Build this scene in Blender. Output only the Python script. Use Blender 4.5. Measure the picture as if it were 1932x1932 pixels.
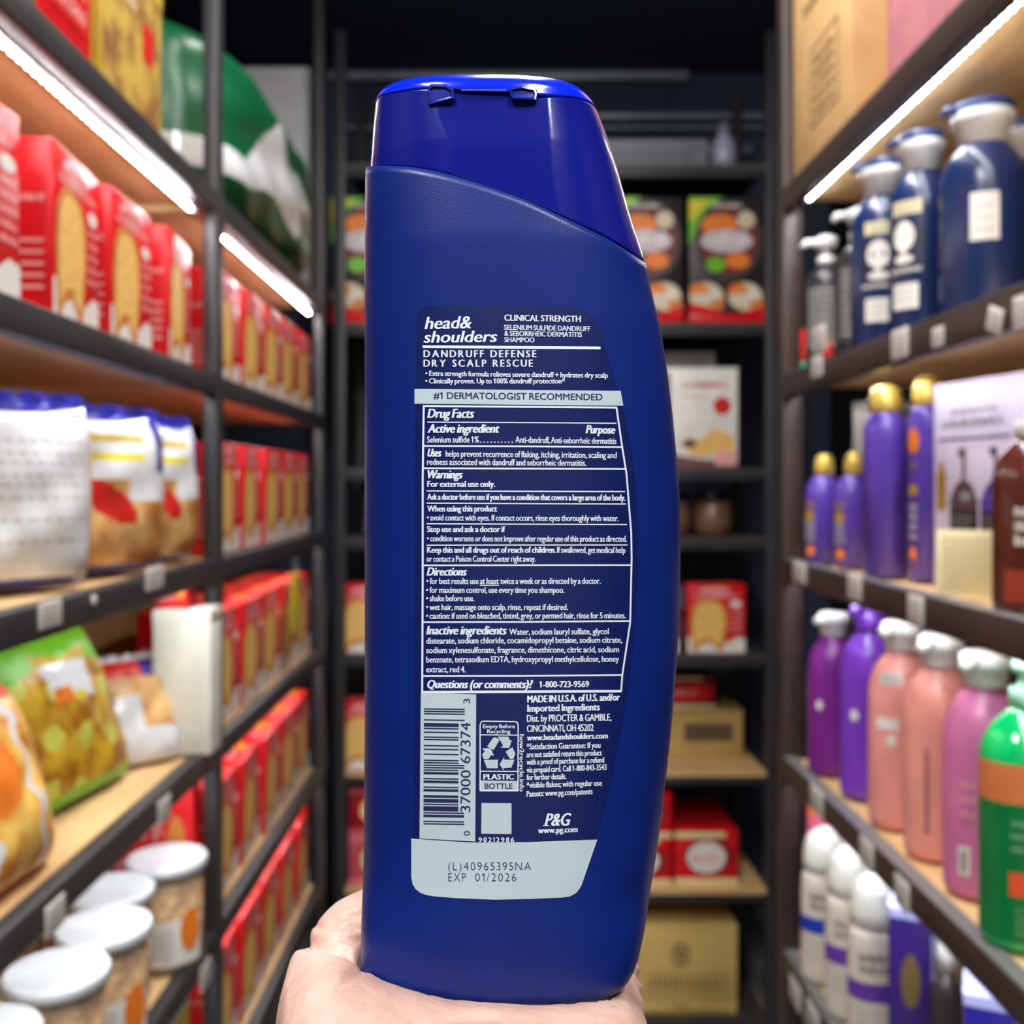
import bpy, bmesh, math, random
from mathutils import Vector, Matrix
random.seed(7)
PI = math.pi
for o in list(bpy.data.objects):
    bpy.data.objects.remove(o)
SC = bpy.context.scene
COL = SC.collection
CZ = 1.5                      # eye height
F = 1900.0                    # focal length in pixels of a 1932 frame
VX, VY = 950.0, 915.0         # vanishing point of the aisle

# ------------------------------------------------------------------ camera, world, lights, exposure
cam_d = bpy.data.cameras.new('camera')
cam = bpy.data.objects.new('camera', cam_d); COL.objects.link(cam)
cam.location = (0, 0, CZ); cam.rotation_euler = (PI/2, 0, 0)
cam_d.sensor_width = 36; cam_d.lens = 36*F/1932
cam_d.shift_x = (966-VX)/1932; cam_d.shift_y = (VY-966)/1932
cam_d.clip_start = 0.01
cam_d.dof.use_dof = True
cam_d.dof.focus_distance = 0.246
cam_d.dof.aperture_fstop = 14.0
SC.camera = cam
SC.view_settings.view_transform = 'Standard'
SC.view_settings.look = 'None'
SC.view_settings.gamma = 1
SC.view_settings.use_curve_mapping = False
SC.view_settings.exposure = 0.0
W = bpy.data.worlds.new('world'); SC.world = W; W.use_nodes = True
W.node_tree.nodes['Background'].inputs[0].default_value = (0.86, 0.93, 1.0, 1)
W.node_tree.nodes['Background'].inputs[1].default_value = 0.38
LED = 50.0                    # radiance of the shelf light strips
def area(name, loc, rot, sx, sy, power, col=(1, .97, .93)):
    d = bpy.data.lights.new(name, 'AREA'); d.shape = 'RECTANGLE'; d.size = sx; d.size_y = sy
    d.energy = power; d.color = col
    o = bpy.data.objects.new(name, d); COL.objects.link(o); o.location = loc; o.rotation_euler = rot
    return o
area('ceiling_light', (-.50, -.50, 2.88), (math.radians(18), 0, 0), .22, .8, 42)
area('ceiling_light', (.50, -.55, 2.88), (math.radians(18), 0, 0), .22, .8, 34)
area('aisle_light', (.1, 1.15, 2.85), (0, 0, 0), .25, 1.2, 32)

# ------------------------------------------------------------------ materials
def lin(c):
    return tuple(((x/255)/12.92 if x/255 <= .04045 else ((x/255+.055)/1.055)**2.4) for x in c)
MATS = {}
def M(name, rgb, rough=.5, metal=0, var=None, scale=20, bump=0, bscale=None, emit=0, trans=0, sss=0, alpha=1, spec=.5, stretch=None, detail=3, thr=None, coat=0):
    if name in MATS: return MATS[name]
    m = bpy.data.materials.new(name); m.use_nodes = True
    nt = m.node_tree; b = nt.nodes['Principled BSDF']
    b.inputs['Base Color'].default_value = (*lin(rgb), 1)
    b.inputs['Roughness'].default_value = rough
    b.inputs['Metallic'].default_value = metal
    b.inputs['Specular IOR Level'].default_value = spec
    b.inputs['Coat Weight'].default_value = coat
    b.inputs['Coat Roughness'].default_value = .15
    if trans: b.inputs['Transmission Weight'].default_value = trans
    if alpha < 1: b.inputs['Alpha'].default_value = alpha
    if sss:
        b.inputs['Subsurface Weight'].default_value = sss
        b.inputs['Subsurface Radius'].default_value = (.9, .35, .2)
        b.inputs['Subsurface Scale'].default_value = .006
    if emit:
        b.inputs['Emission Color'].default_value = (*lin(rgb), 1)
        b.inputs['Emission Strength'].default_value = emit
    tc = nt.nodes.new('ShaderNodeTexCoord'); mp = nt.nodes.new('ShaderNodeMapping')
    nt.links.new(tc.outputs['Object'], mp.inputs['Vector'])
    if stretch: mp.inputs['Scale'].default_value = stretch
    nz = nt.nodes.new('ShaderNodeTexNoise'); nz.inputs['Scale'].default_value = scale; nz.inputs['Detail'].default_value = detail
    nt.links.new(mp.outputs['Vector'], nz.inputs['Vector'])
    v2 = var if var is not None else tuple(max(0, x*.94) for x in rgb)
    rp = nt.nodes.new('ShaderNodeValToRGB')
    a, c = thr if thr else (.35, .65)
    rp.color_ramp.elements[0].position = a; rp.color_ramp.elements[0].color = (*lin(rgb), 1)
    rp.color_ramp.elements[1].position = c; rp.color_ramp.elements[1].color = (*lin(v2), 1)
    nt.links.new(nz.outputs['Fac'], rp.inputs['Fac'])
    nt.links.new(rp.outputs['Color'], b.inputs['Base Color'])
    if bump:
        n2 = nz
        if bscale:
            n2 = nt.nodes.new('ShaderNodeTexNoise'); n2.inputs['Scale'].default_value = bscale; n2.inputs['Detail'].default_value = 2
            nt.links.new(tc.outputs['Object'], n2.inputs['Vector'])
        bp = nt.nodes.new('ShaderNodeBump'); bp.inputs['Strength'].default_value = bump; bp.inputs['Distance'].default_value = .002
        nt.links.new(n2.outputs['Fac'], bp.inputs['Height']); nt.links.new(bp.outputs['Normal'], b.inputs['Normal'])
    MATS[name] = m
    return m

steel = M('dark_steel', (58, 58, 60), .42, .1, var=(50, 50, 53), scale=8)
brown_steel = M('brown_steel', (66, 52, 49), .42, .1, var=(58, 47, 45), scale=8)
grey_lip = M('grey_lip', (112, 112, 114), .4)
oak = M('oak_board', (226, 190, 138), .5, var=(205, 166, 116), scale=6, stretch=(6, 1, 6))
oak2 = M('oak_board_crosswise', (214, 176, 124), .5, var=(190, 150, 104), scale=6, stretch=(1, 6, 6))
tan_panel = M('tan_panel', (168, 130, 72), .7, var=(150, 114, 60), scale=5)
red = M('red_card', (214, 24, 32), .36, var=(200, 18, 28), scale=30, spec=.28)
dark_red = M('dark_red_card', (150, 22, 34), .42)
pink_print = M('pale_pink_print', (240, 170, 172), .5)
white_card = M('white_card', (236, 234, 228), .45)
cracker = M('cracker_yellow', (232, 190, 108), .6, var=(205, 146, 66), scale=85, thr=(.5, .72))
cracker_edge = M('cracker_brown', (206, 128, 52), .6)
orange = M('orange_print', (238, 128, 34), .5)
yellow = M('yellow_print', (222, 208, 40), .5)
yellow_d = M('mustard_print', (196, 168, 44), .5)
green = M('leaf_green', (110, 190, 30), .35)
dgreen = M('deep_green_film', (16, 98, 58), .32, var=(10, 82, 46), scale=12)
kraft = M('kraft_card', (202, 164, 112), .7, var=(190, 152, 100), scale=14)
kraft_d = M('kraft_dull', (190, 160, 96), .7, var=(178, 148, 86), scale=14)
ink = M('brown_ink', (98, 76, 58), .7)
black = M('black_plastic', (22, 22, 24), .3)
black_card = M('black_card', (36, 28, 28), .45)
white_p = M('white_plastic', (238, 240, 236), .3)
cream = M('cream_card', (232, 216, 160), .55)
grey_t = M('grey_print', (150, 152, 156), .6)
grey_l = M('light_grey_print', (190, 190, 186), .6)
navy = M('navy_plastic', (24, 44, 92), .28, coat=.3)
navy_d = M('navy_label', (22, 28, 62), .45)
purple = M('purple_plastic', (92, 64, 176), .3, coat=.3)
violet = M('violet_plastic', (124, 62, 206), .25, coat=.3)
magenta_p = M('plum_plastic', (124, 38, 142), .3)
gold = M('gold_cap', (238, 206, 104), .25, .35)
gold_ink = M('gold_ink', (190, 150, 50), .4, .3)
lav = M('lavender_card', (226, 216, 240), .4)
beige_card = M('beige_card', (226, 214, 164), .5)
brown_p = M('brown_bottle', (84, 36, 26), .18, coat=.5)
salmon = M('salmon_plastic', (236, 158, 150), .38, coat=.2)
salmon2 = M('peach_plastic', (240, 160, 148), .38, coat=.2)
mauve = M('mauve_plastic', (214, 118, 170), .36, coat=.2)
bgreen = M('bright_green_liquid', (10, 196, 104), .12, coat=.6)
mgreen = M('green_bottle_label', (8, 122, 62), .3)
copper = M('copper_label', (214, 122, 72), .4)
orange_red = M('orange_red_label', (232, 92, 52), .4)
cobalt = M('cobalt_band', (28, 64, 190), .4)
ivory = M('ivory_label', (222, 216, 204), .45)
deep_violet = M('deep_violet_card', (58, 34, 124), .35)
indigo = M('indigo_card', (40, 34, 150), .35)
lilac_edge = M('lilac_edge', (186, 192, 250), .3)
teal = M('teal_print', (20, 150, 130), .4)
silver = M('silver_foil', (200, 204, 208), .25, .5)
bread = M('bread_print', (226, 184, 122), .35, var=(176, 112, 52), scale=18, thr=(.42, .66))
chips = M('chips_print', (206, 168, 48), .3, var=(150, 92, 18), scale=26, thr=(.4, .62))
chips_g = M('pale_green_print', (204, 206, 90), .3)
noodle = M('noodle_print', (232, 192, 96), .3, var=(206, 132, 50), scale=30, thr=(.4, .6))
film_white = M('white_film', (228, 232, 236), .18, coat=.5)
film_blue = M('navy_film', (44, 46, 150), .2, coat=.5)
red_p = M('red_print', (206, 40, 32), .35)
clear = M('clear_plastic', (246, 244, 240), .08, alpha=.14)
granola = M('granola', (216, 178, 116), .8, var=(150, 106, 58), scale=70, thr=(.38, .62), bump=1.0)
lid_white = M('frosted_lid', (222, 230, 236), .3, sss=0)
tag_m = M('tag_card', (214, 208, 204), .5)
led_m = M('led_glow', (250, 252, 255), .5, emit=LED)
bead_m = M('led_bead_glow', (250, 252, 255), .5, emit=LED*6)
tape_m = M('led_tape_glow', (250, 252, 255), .5, emit=1.2)
pink_box = M('pink_card', (226, 150, 160), .5)
brown_art = M('brown_food_print', (150, 104, 62), .5, var=(92, 58, 36), scale=30, thr=(.4, .6))
olive_art = M('olive_food_print', (188, 160, 70), .5, var=(136, 92, 50), scale=22, thr=(.4, .6))
grey_card = M('grey_card', (150, 150, 152), .5)

# ------------------------------------------------------------------ mesh helpers
def rot_axis(n):
    n = Vector(n).normalized()
    a = Vector((0, 0, 1)) if abs(n.z) < .9 else Vector((1, 0, 0))
    u = a.cross(n).normalized(); return u, n.cross(u)
class MB:
    def __init__(s):
        s.v = []; s.f = []; s.m = []; s.sm = []
    def add(s, vs, fs, mat=0, smooth=False):
        n = len(s.v); s.v += [tuple(v) for v in vs]
        for k, f in enumerate(fs):
            s.f.append([i+n for i in f]); s.m.append(mat[k] if isinstance(mat, list) else mat); s.sm.append(smooth)
        return s
    def box(s, a, b, mat=0, bevel=0.0, seg=2):
        bm = bmesh.new(); bmesh.ops.create_cube(bm, size=1)
        for v in bm.verts:
            v.co = Vector([(a[i]+b[i])/2 + v.co[i]*(b[i]-a[i]) for i in range(3)])
        if bevel > 0:
            bmesh.ops.bevel(bm, geom=bm.edges[:], offset=bevel, segments=seg, profile=.5, affect='EDGES')
        bm.verts.index_update()
        s.add([v.co[:] for v in bm.verts], [[v.index for v in f.verts] for f in bm.faces], mat, bevel > 0); bm.free()
        return s
    def lathe(s, prof, seg=28, c=(0, 0, 0), mat=0, sx=1, sy=1, smooth=True, cap=True):
        vs = []; fs = []
        for r, z in prof:
            for k in range(seg):
                t = 2*PI*k/seg
                vs.append((c[0]+r*sx*math.cos(t), c[1]+r*sy*math.sin(t), c[2]+z))
        for i in range(len(prof)-1):
            for k in range(seg):
                k2 = (k+1) % seg
                fs.append([i*seg+k, i*seg+k2, (i+1)*seg+k2, (i+1)*seg+k])
        if cap:
            fs.append(list(range(seg))[::-1]); fs.append([(len(prof)-1)*seg+k for k in range(seg)])
        return s.add(vs, fs, mat, smooth)
    def poly(s, fr, pts, mat=0, off=.0004):
        o, u, v, n = [Vector(x) for x in fr]
        return s.add([o+u*p[0]+v*p[1]+n*off for p in pts], [list(range(len(pts)))], mat)
    def ell(s, fr, cx, cy, rx, ry, mat=0, off=.0005, k=24):
        return s.poly(fr, [(cx+rx*math.cos(2*PI*i/k), cy+ry*math.sin(2*PI*i/k)) for i in range(k)], mat, off)
    def rect(s, fr, x0, y0, x1, y1, mat=0, off=.0005):
        return s.poly(fr, [(x0, y0), (x1, y0), (x1, y1), (x0, y1)], mat, off)
    def scrawl(s, fr, x0, y0, w, h, mat=0, off=.0008, seed=0):
        """Blurred, unreadable print: a run of short upright strokes."""
        rr = random.Random(seed); x = 0.0
        while x < w:
            d = h*rr.uniform(.12, .3); hh = h*rr.uniform(.55, 1)
            s.rect(fr, x0+x, y0, x0+min(x+d, w), y0+hh, mat, off)
            if rr.random() < .5: s.rect(fr, x0+x, y0+hh*.4, x0+min(x+d*2.2, w), y0+hh*.62, mat, off)
            x += d*rr.uniform(1.5, 2.4)
        return s
    def arc(s, r, z0, z1, a0, a1, mat=0, c=(0, 0, 0), sx=1, sy=1, k=14, off=.0006):
        vs = []; fs = []
        for i in range(k+1):
            t = a0+(a1-a0)*i/k
            x, y = (r+off)*sx*math.cos(t), (r+off)*sy*math.sin(t)
            vs += [(c[0]+x, c[1]+y, c[2]+z0), (c[0]+x, c[1]+y, c[2]+z1)]
        fs = [[2*i, 2*i+2, 2*i+3, 2*i+1] for i in range(k)]
        return s.add(vs, fs, mat, True)
    def arc_ell(s, r, zc, rz, ac, ra, mat=0, c=(0, 0, 0), sx=1, sy=1, off=.0012, k=20):
        vs = []
        for i in range(k):
            t = 2*PI*i/k; a = ac+ra*math.cos(t)
            vs.append((c[0]+(r+off)*sx*math.cos(a), c[1]+(r+off)*sy*math.sin(a), c[2]+zc+rz*math.sin(t)))
        vs.append((c[0]+(r+off)*sx*math.cos(ac), c[1]+(r+off)*sy*math.sin(ac), c[2]+zc))
        return s.add(vs, [[i, (i+1) % k, k] for i in range(k)], mat, True)
    def arc_scrawl(s, r, z, h, a0, a1, mat=0, c=(0, 0, 0), sx=1, sy=1, seed=0, off=.0014):
        rr = random.Random(seed); a = a0
        while a < a1:
            d = (a1-a0)*rr.uniform(.02, .06); b = min(a+d, a1)
            s.arc(r, z, z+h*rr.uniform(.6, 1), a, b, mat, c, sx, sy, 1, off); a += d*rr.uniform(1.4, 2.2)
        return s
    def tube(s, pts, rad, seg=12, mat=0, cap=True):
        pts = [Vector(p) for p in pts]; vs = []; fs = []
        rad = rad if isinstance(rad, (list, tuple)) else [rad]*len(pts)
        for i, p in enumerate(pts):
            d = (pts[min(i+1, len(pts)-1)]-pts[max(i-1, 0)]).normalized(); u, w = rot_axis(d)
            for k in range(seg):
                t = 2*PI*k/seg; vs.append(p+(u*math.cos(t)+w*math.sin(t))*rad[i])
        for i in range(len(pts)-1):
            for k in range(seg):
                k2 = (k+1) % seg; fs.append([i*seg+k, i*seg+k2, (i+1)*seg+k2, (i+1)*seg+k])
        if cap: fs += [list(range(seg))[::-1], [(len(pts)-1)*seg+k for k in range(seg)]]
        return s.add(vs, fs, mat, True)
    def build(s, name, mats, parent=None, loc=None, rotz=0):
        me = bpy.data.meshes.new(name); me.from_pydata(s.v, [], s.f)
        for m in (mats if isinstance(mats, (list, tuple)) else [mats]): me.materials.append(m)
        for p, mi, sm in zip(me.polygons, s.m, s.sm):
            p.material_index = mi; p.use_smooth = sm
        me.update()
        o = bpy.data.objects.new(name, me); COL.objects.link(o)
        if parent: o.parent = parent
        if loc: o.location = loc
        if rotz: o.rotation_euler = (0, 0, rotz)
        return o
def tag(o, label, cat, group=None, kind=None):
    o['label'] = label; o['category'] = cat
    if group: o['group'] = group
    if kind: o['kind'] = kind
    return o
def thing(name, label, cat, loc=(0, 0, 0), rotz=0, group=None):
    o = bpy.data.objects.new(name, None); COL.objects.link(o); o.empty_display_size = .02
    o.location = loc; o.rotation_euler = (0, 0, rotz)
    return tag(o, label, cat, group)
KIDS = {}
def kids(o):
    return [c for c in COL.objects if c.parent == o]
def dup(o, loc, label, rotz=None, parent=None, group=None):
    c = o.copy(); COL.objects.link(c)
    if parent: c.parent = parent
    else:
        c.location = loc; c['label'] = label
        if rotz is not None: c.rotation_euler = (0, 0, rotz)
        if group: c['group'] = group
    for ch in kids(o): dup(ch, None, None, parent=c)
    return c
def struct(o):
    o['kind'] = 'structure'; return o
def Z(z): return z+CZ
def P(px, py, Y):
    return Vector(((px-VX)*Y/F, Y, CZ+(VY-py)*Y/F))

# ------------------------------------------------------------------ room
ceil_m = M('black_ceiling_paint', (58, 76, 108), .8)
wall_m = M('dark_wall_paint', (52, 66, 92), .7, var=(44, 57, 80), scale=3)
side_m = M('black_wall_paint', (26, 30, 36), .7)
floor_m = M('floor_tile', (150, 146, 138), .35, var=(136, 132, 126), scale=4)
XL, XR, YB, YN = -1.0, 1.15, 3.55, -2.6
struct(MB().box((XL-.1, YN, -.1), (XR+.1, YB+.1, 0)).build('floor', floor_m))
struct(MB().box((XL-.1, YN, 2.95), (XR+.1, YB+.1, 3.05)).build('ceiling', ceil_m))
struct(MB().box((XL-.1, YN, 0), (XL, YB, 2.95)).build('wall_left', side_m))
struct(MB().box((XR, YN, 0), (XR+.1, YB, 2.95)).build('wall_right', side_m))
struct(MB().box((XL-.1, YB, 0), (XR+.1, YB+.1, 2.95)).build('wall_back', wall_m))
rail_m = M('dull_rail', (176, 188, 204), .4, .3)
for k, (py, h, x0, x1) in enumerate(((132, .03, 620, 1300), (212, .02, 900, 1450), (236, .012, 640, 1450), (272, .03, 1000, 1420))):
    p = P(x0, py, YB-.05); q = P(x1, py, YB-.05)
    struct(MB().box((p.x, YB-.05, p.z-h), (q.x, YB, p.z), bevel=.004).build('trim_%d' % (k+1), rail_m))
cab = M('brown_cable', (96, 62, 64), .6)
cp = [P(x, y, YB-.02) for x, y in ((600, 85), (640, 110), (700, 96), (760, 84), (850, 80), (960, 96), (1100, 104), (1250, 98), (1350, 88), (1470, 82))]
tag(MB().tube(cp, .009, 8).build('ceiling_cable', cab), 'thin reddish brown cable strung along the dark back wall near the ceiling', 'cable')

# ------------------------------------------------------------------ shelving
LA = [Z(z) for z in (.456, .172, -.115, -.40, -.688, -.975)]      # left shelf tops, upper first
LW = .444
BAYS = ((.66, 1.56), (1.598, 2.47))
left = thing('shelving_unit', 'tall dark steel shelving unit with oak boards along the left wall', 'shelving', (-LW, 0, 0))
def upright(parent, x0, x1, y0, y1, h, mat, o):
    return MB().box((x0-o[0], y0-o[1], 0), (x1-o[0], y1-o[1], h), bevel=.002).build('upright', mat, parent)
lo = (-LW, 0)
for y0 in (.622, 1.56, 2.47):
    upright(left, -LW-.022, -LW, y0, y0+.038, 2.94, steel, lo)
    upright(left, -.86, -.838, y0, y0+.038, 2.94, steel, lo)
for lv, z in enumerate(LA):
    for y0, y1 in BAYS:
        MB().box((-.022, y0, z-.034), (0, y1, z), bevel=.002).build('shelf_beam', steel, left).location = (0, 0, 0)
        MB().box((-.395, y0, z-.022), (-.0225, y1, z-.004)).build('shelf_board', oak, left)
        if lv: MB().box((-.41, y0, z+.002), (-.4, y1, LA[lv-1]-.03)).build('back_panel', tan_panel, left)
RA = [Z(z) for z in (.529, .195, -.132, -.486, -.83)]
RW = .50
right = thing('shelving_unit', 'dark brown steel shelving unit along the right wall, holding toiletry bottles', 'shelving', (RW, 0, 0))
for y0 in (.60, 1.80):
    upright(right, RW, RW+.036, y0, y0+.042, 2.94, brown_steel, (RW, 0))
    upright(right, .90, .936, y0, y0+.042, 2.94, brown_steel, (RW, 0))
for lv, z in enumerate(RA):
    MB().box((0, .642, z-.040), (.022, 1.80, z), bevel=.002).build('shelf_beam', brown_steel, right)
    MB().box((.0005, .642, z+.0002), (.022, 1.80, z+.001)).build('beam_lip', grey_lip, right)
    MB().box((.0225, .642, z-.022), (.43, 1.80, z-.004)).build('shelf_board', oak, right)
BY, BD = 2.70, .42
BL = [Z(z) for z in (.86, .435, .045, -.14, -.455, -.77, -1.085, -1.43)]
BX0, BX1 = -.455, .735
back = thing('shelving_unit', 'dark shelving unit across the far end of the aisle, behind the blue bottle', 'shelving', (0, BY, 0))
for x in (BX0, BX1-.03):
    for y in (0, BD-.03):
        MB().box((x, y, 0), (x+.03, y+.03, 2.72), bevel=.002).build('upright', steel, back)
for z in BL:
    MB().box((BX0+.03, 0, z-.034), (BX1-.03, .022, z-.012), bevel=.002).build('shelf_beam', steel, back)
    MB().box((BX0+.03, -.002, z-.0118), (BX1-.03, BD, z)).build('shelf_board', oak2 if Z(-1.3) < z < Z(-.5) else M('dark_board', (60, 56, 54), .5), back)

# LED strips behind the front beams
def led(name, x, y0, y1, z, label, beads=False, grp='light strips under the shelves'):
    t = thing(name, label, 'led strip', (x, (y0+y1)/2, z), group=grp)
    L = (y1-y0)/2
    MB().box((-.006, -L, -.0015), (.006, L, .003)).build('strip_backing', white_p, t)
    MB().box((-.003, -L, -.0028), (.003, L, -.0016)).build('strip_diffuser', tape_m if beads else led_m, t)
    if beads:
        b = MB(); n = int((y1-y0)/.0166)
        for k in range(n):
            yy = -L+.008+k*.0166
            b.box((-.002, yy-.002, -.0045), (.002, yy+.002, -.0029))
        o = b.build('led_beads', bead_m, t); o['kind'] = 'stuff'
    return t
ordn = ['top', 'second', 'third', 'fourth', 'fifth', 'bottom']
for lv in range(5):
    for k, (y0, y1) in enumerate(BAYS):
        led('led_strip', -LW-.029, y0+.02, y1-.02, LA[lv]-(.036 if lv == 0 else .026),
            'white light strip under the %s left shelf, %s the steel post' % (ordn[lv], 'beyond' if k else 'in front of'), lv == 0)
for lv in range(4):
    led('led_strip', RW+.033, .70, 1.775, RA[lv]-.0265, 'white light strip under the %s shelf of the right unit' % ordn[lv], lv == 0)

# ------------------------------------------------------------------ cracker boxes
CRW, CRH, CRD = .155, .187, .062
def cracker_mesh():
    b = MB(); w, h, d = CRW/2, CRH, CRD
    b.box((-d, -w, 0), (0, w, h), 0, bevel=.0015)
    fr = ((0, 0, 0), (0, 1, 0), (0, 0, 1), (1, 0, 0))
    b.poly(fr, [(-w, .002), (w, .002), (w, .040), (w*.72, .044), (w*.4, .030), (-.1*w, .026), (-w*.5, .044), (-w*.8, .048), (-w, .044)], 2, .0004)
    b.poly(fr, [(-.066, .010), (-.056, .004), (-.044, .022), (-.018, .030), (.006, .006), (.020, .014), (.030, .075), (.028, .118), (.010, .142), (-.02, .150), (-.048, .145), (-.066, .125), (-.072, .085)], 4, .0007)
    b.poly(fr, [(-.060, .016), (-.044, .036), (-.016, .042), (.002, .018), (.014, .032), (.022, .082), (.018, .116), (.002, .134), (-.022, .141), (-.044, .135), (-.057, .115), (-.062, .075)], 3, .001)
    b.ell(fr, -.005, .168, .042, .012, 1, .0006)
    b.scrawl(fr, -.036, .161, .062, .013, 0, .0009, 3)
    b.scrawl(fr, -.062, .149, .125, .010, 1, .0011, 5)
    for k in range(5): b.scrawl(fr, .036, .058+.014*k, .036, .008, 1, .0008, 11+k)
    b.ell(fr, .052, .134, .016, .008, 2, .0009)
    f2 = ((-d/2, -w, 0), (1, 0, 0), (0, 0, 1), (0, -1, 0))
    b.scrawl(f2, -.022, .12, .044, .010, 1, .0006, 8)
    for k in range(5): b.rect(f2, -.022, .03+.012*k, .022, .034+.012*k, 1, .0006)
    f3 = ((-d/2, 0, h), (0, 1, 0), (-1, 0, 0), (0, 0, 1))
    b.ell(f3, .03, .0, .03, .018, 5, .0006); b.scrawl(f3, -.055, -.008, .05, .014, 1, .0006, 2)
    return b
CR_MATS = [red, pink_print, white_card, cracker, cracker_edge, orange]
CR = cracker_mesh().build('cracker_box', CR_MATS)
tag(CR, 'x', 'cracker box', 'red cracker boxes')
used = [0]
def cr(x, y, z, label, rz=0):
    if not used[0]:
        used[0] = 1; o = CR; o.location = (x, y, z); o.rotation_euler = (0, 0, rz); o['label'] = label
        return o
    return dup(CR, (x, y, z), label, rz)
xf = -LW-.024
near = [(.905, 0), (1.115, .10), (1.28, .04), (1.47, .12)]
nn = ['nearest the camera', 'second from the camera', 'third from the camera', 'beside the steel post']
for (y, r), n in zip(near, nn):
    cr(xf-.004, y, LA[1], 'red cracker box under the bright strip, near bay, %s' % n, r)
far = [1.735, 1.90, 2.065, 2.23, 2.39]
nf = ['first past the post', 'second past the post', 'third past the post', 'fourth past the post', 'farthest']
for lv in (1, 2, 3, 4, 5):
    for k, y in enumerate(far):
        if lv in (1, 2, 3, 4, 5):
            cr(xf-.003-random.random()*.006, y+random.uniform(-.004, .004), LA[lv], 'red cracker box on the %s left shelf, far bay, %s' % (ordn[lv], nf[k]), random.uniform(-.03, .05))
        if lv in (3, 4, 5):
            cr(xf-.078, y+.01, LA[lv], 'red cracker box behind the front row, %s left shelf, far bay, %s' % (ordn[lv], nf[k]))
cr(-.60, 1.475, LA[2], 'red cracker box behind the bread bags, half hidden by the steel post', .0)
# the box on top of the white one
# ------------------------------------------------------------------ top left shelf goods
t = thing('snack_packet', 'red snack packet on top of the left unit, left of the yellow box', 'snack packet', (-LW-.03, 1.0, LA[0]))
b = MB(); b.box((-.10, -.20, 0), (0, .165, .26), 0, bevel=.012, seg=3)
fr = ((0, 0, 0), (0, 1, 0), (0, 0, 1), (1, 0, 0))
b.poly(fr, [(-.15, .03), (.02, .03), (.0, .24), (-.16, .24)], 1, .001)
b.poly(fr, [(.03, .05), (.15, .05), (.15, .24), (.02, .24)], 2, .001)
for k in range(6): b.scrawl(fr, .05, .06+.03*k, .09, .018, 3, .0015, k)
b.build('packet_body', [red, brown_art, red_p, pink_print], t)
MB().box((-.055, -.19, .26), (-.045, .155, .285)).build('top_seal', red, t)
t = thing('food_box', 'yellow edged food box on top of the left unit, before the steel post', 'food box', (-LW-.028, 1.285, LA[0]))
b = MB(); b.box((-.13, -.105, 0), (0, .105, .215), 0, bevel=.002)
b.rect(fr, -.10, .012, .10, .200, 1, .0006); b.rect(fr, -.105, .2, .105, .215, 0, .0007)
b.rect(fr, .03, .10, .07, .15, 2, .001); b.scrawl(fr, -.08, .15, .09, .03, 3, .001, 5)
b.rect(fr, -.02, .004, .1, .014, 4, .001)
b.build('box_body', [yellow_d, olive_art, red_p, cream, grey_l], t)
MB().box((-.128, -.103, .215), (-.002, .103, .2165)).build('top_flap', yellow, t)

def pillow(name, w, h, d, mats, region, parent, nu=36, nv=40, p=3.0, wr=.0, seed=0, fin=0.0, ang=None, ex=.55):
    """A filled bag: front along +x, width along y, height along z. region(u, v, side) gives the material."""
    rr = random.Random(seed); ph = [rr.uniform(0, 6) for _ in range(6)]
    b = MB()
    for side in (1, -1):
        vs = []; fs = []; ms = []
        for j in range(nv+1):
            v = -1+2*j/nv
            for i in range(nu+1):
                u = -1+2*i/nu
                e = max(0, (1-abs(u)**p))**ex*max(0, (1-abs(v)**p))**ex
                k = 1+wr*(math.sin(5*u+3*v+ph[0])+.7*math.sin(9*v-4*u+ph[1])+.6*math.sin(13*u+7*v+ph[2]))
                inset = .04*(1-abs(u)**2)
                x = side*d/2*e*k
                y = u*w/2*(1-.06*(abs(v)**6))
                z = (v+1)/2*h - inset*h*.2*(1 if v > .9 else 0)
                if fin and v > 1-fin: x = .002*side*0 + .004*math.sin(18*u)
                vs.append((x, y, z))
        for j in range(nv):
            for i in range(nu):
                a = j*(nu+1)+i
                f = [a, a+1, a+nu+2, a+nu+1]
                fs.append(f if side == 1 else f[::-1])
                ms.append(region(-1+2*(i+.5)/nu, -1+2*(j+.5)/nv, side))
        b.add(vs, fs, ms, True)
    o = b.build(name, mats, parent)
    if ang: o.rotation_euler = ang
    return o
# big green pack, top of the far bay
WING = [(-1, -.28), (-.62, -.28), (-.5, .05), (-.28, .49), (-.05, .25), (.42, .28), (.75, .1), (.6, -.2), (.3, -.1), (.22, -.6), (-.12, -.4), (-.4, -.43), (-.62, -.58), (-1, -.58)]
def inside(x, y, pts):
    r = False
    for (x0, y0), (x1, y1) in zip(pts, pts[1:]+pts[:1]):
        if (y0 > y) != (y1 > y) and x < (x1-x0)*(y-y0)/(y1-y0)+x0: r = not r
    return r
def r_green(u, v, s):
    if inside(u, v, WING): return 1
    if u > .3 and v < -.1 and abs(math.sin(v*7+u*5)) > .7: return 2
    return 0
t = thing('grocery_bag', 'large green and white plastic pack bulging on top of the far left bay', 'grocery pack', (-LW-.185, 2.04, LA[0]+.001))
pillow('bag_body', .86, .315, .385, [dgreen, film_white, M('pale_green_film', (120, 160, 140), .25)], r_green, t, 80, 64, 4.5, .03, 3, ex=.33)
t = thing('grey_carton', 'tall grey carton behind the green pack on top of the left unit', 'carton', (-.655, 2.62, LA[0]))
b = MB(); b.box((-.17, -.10, 0), (.17, .06, .59), 0, bevel=.002)
fr2 = ((0, -.10, 0), (1, 0, 0), (0, 0, 1), (0, -1, 0))
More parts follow.
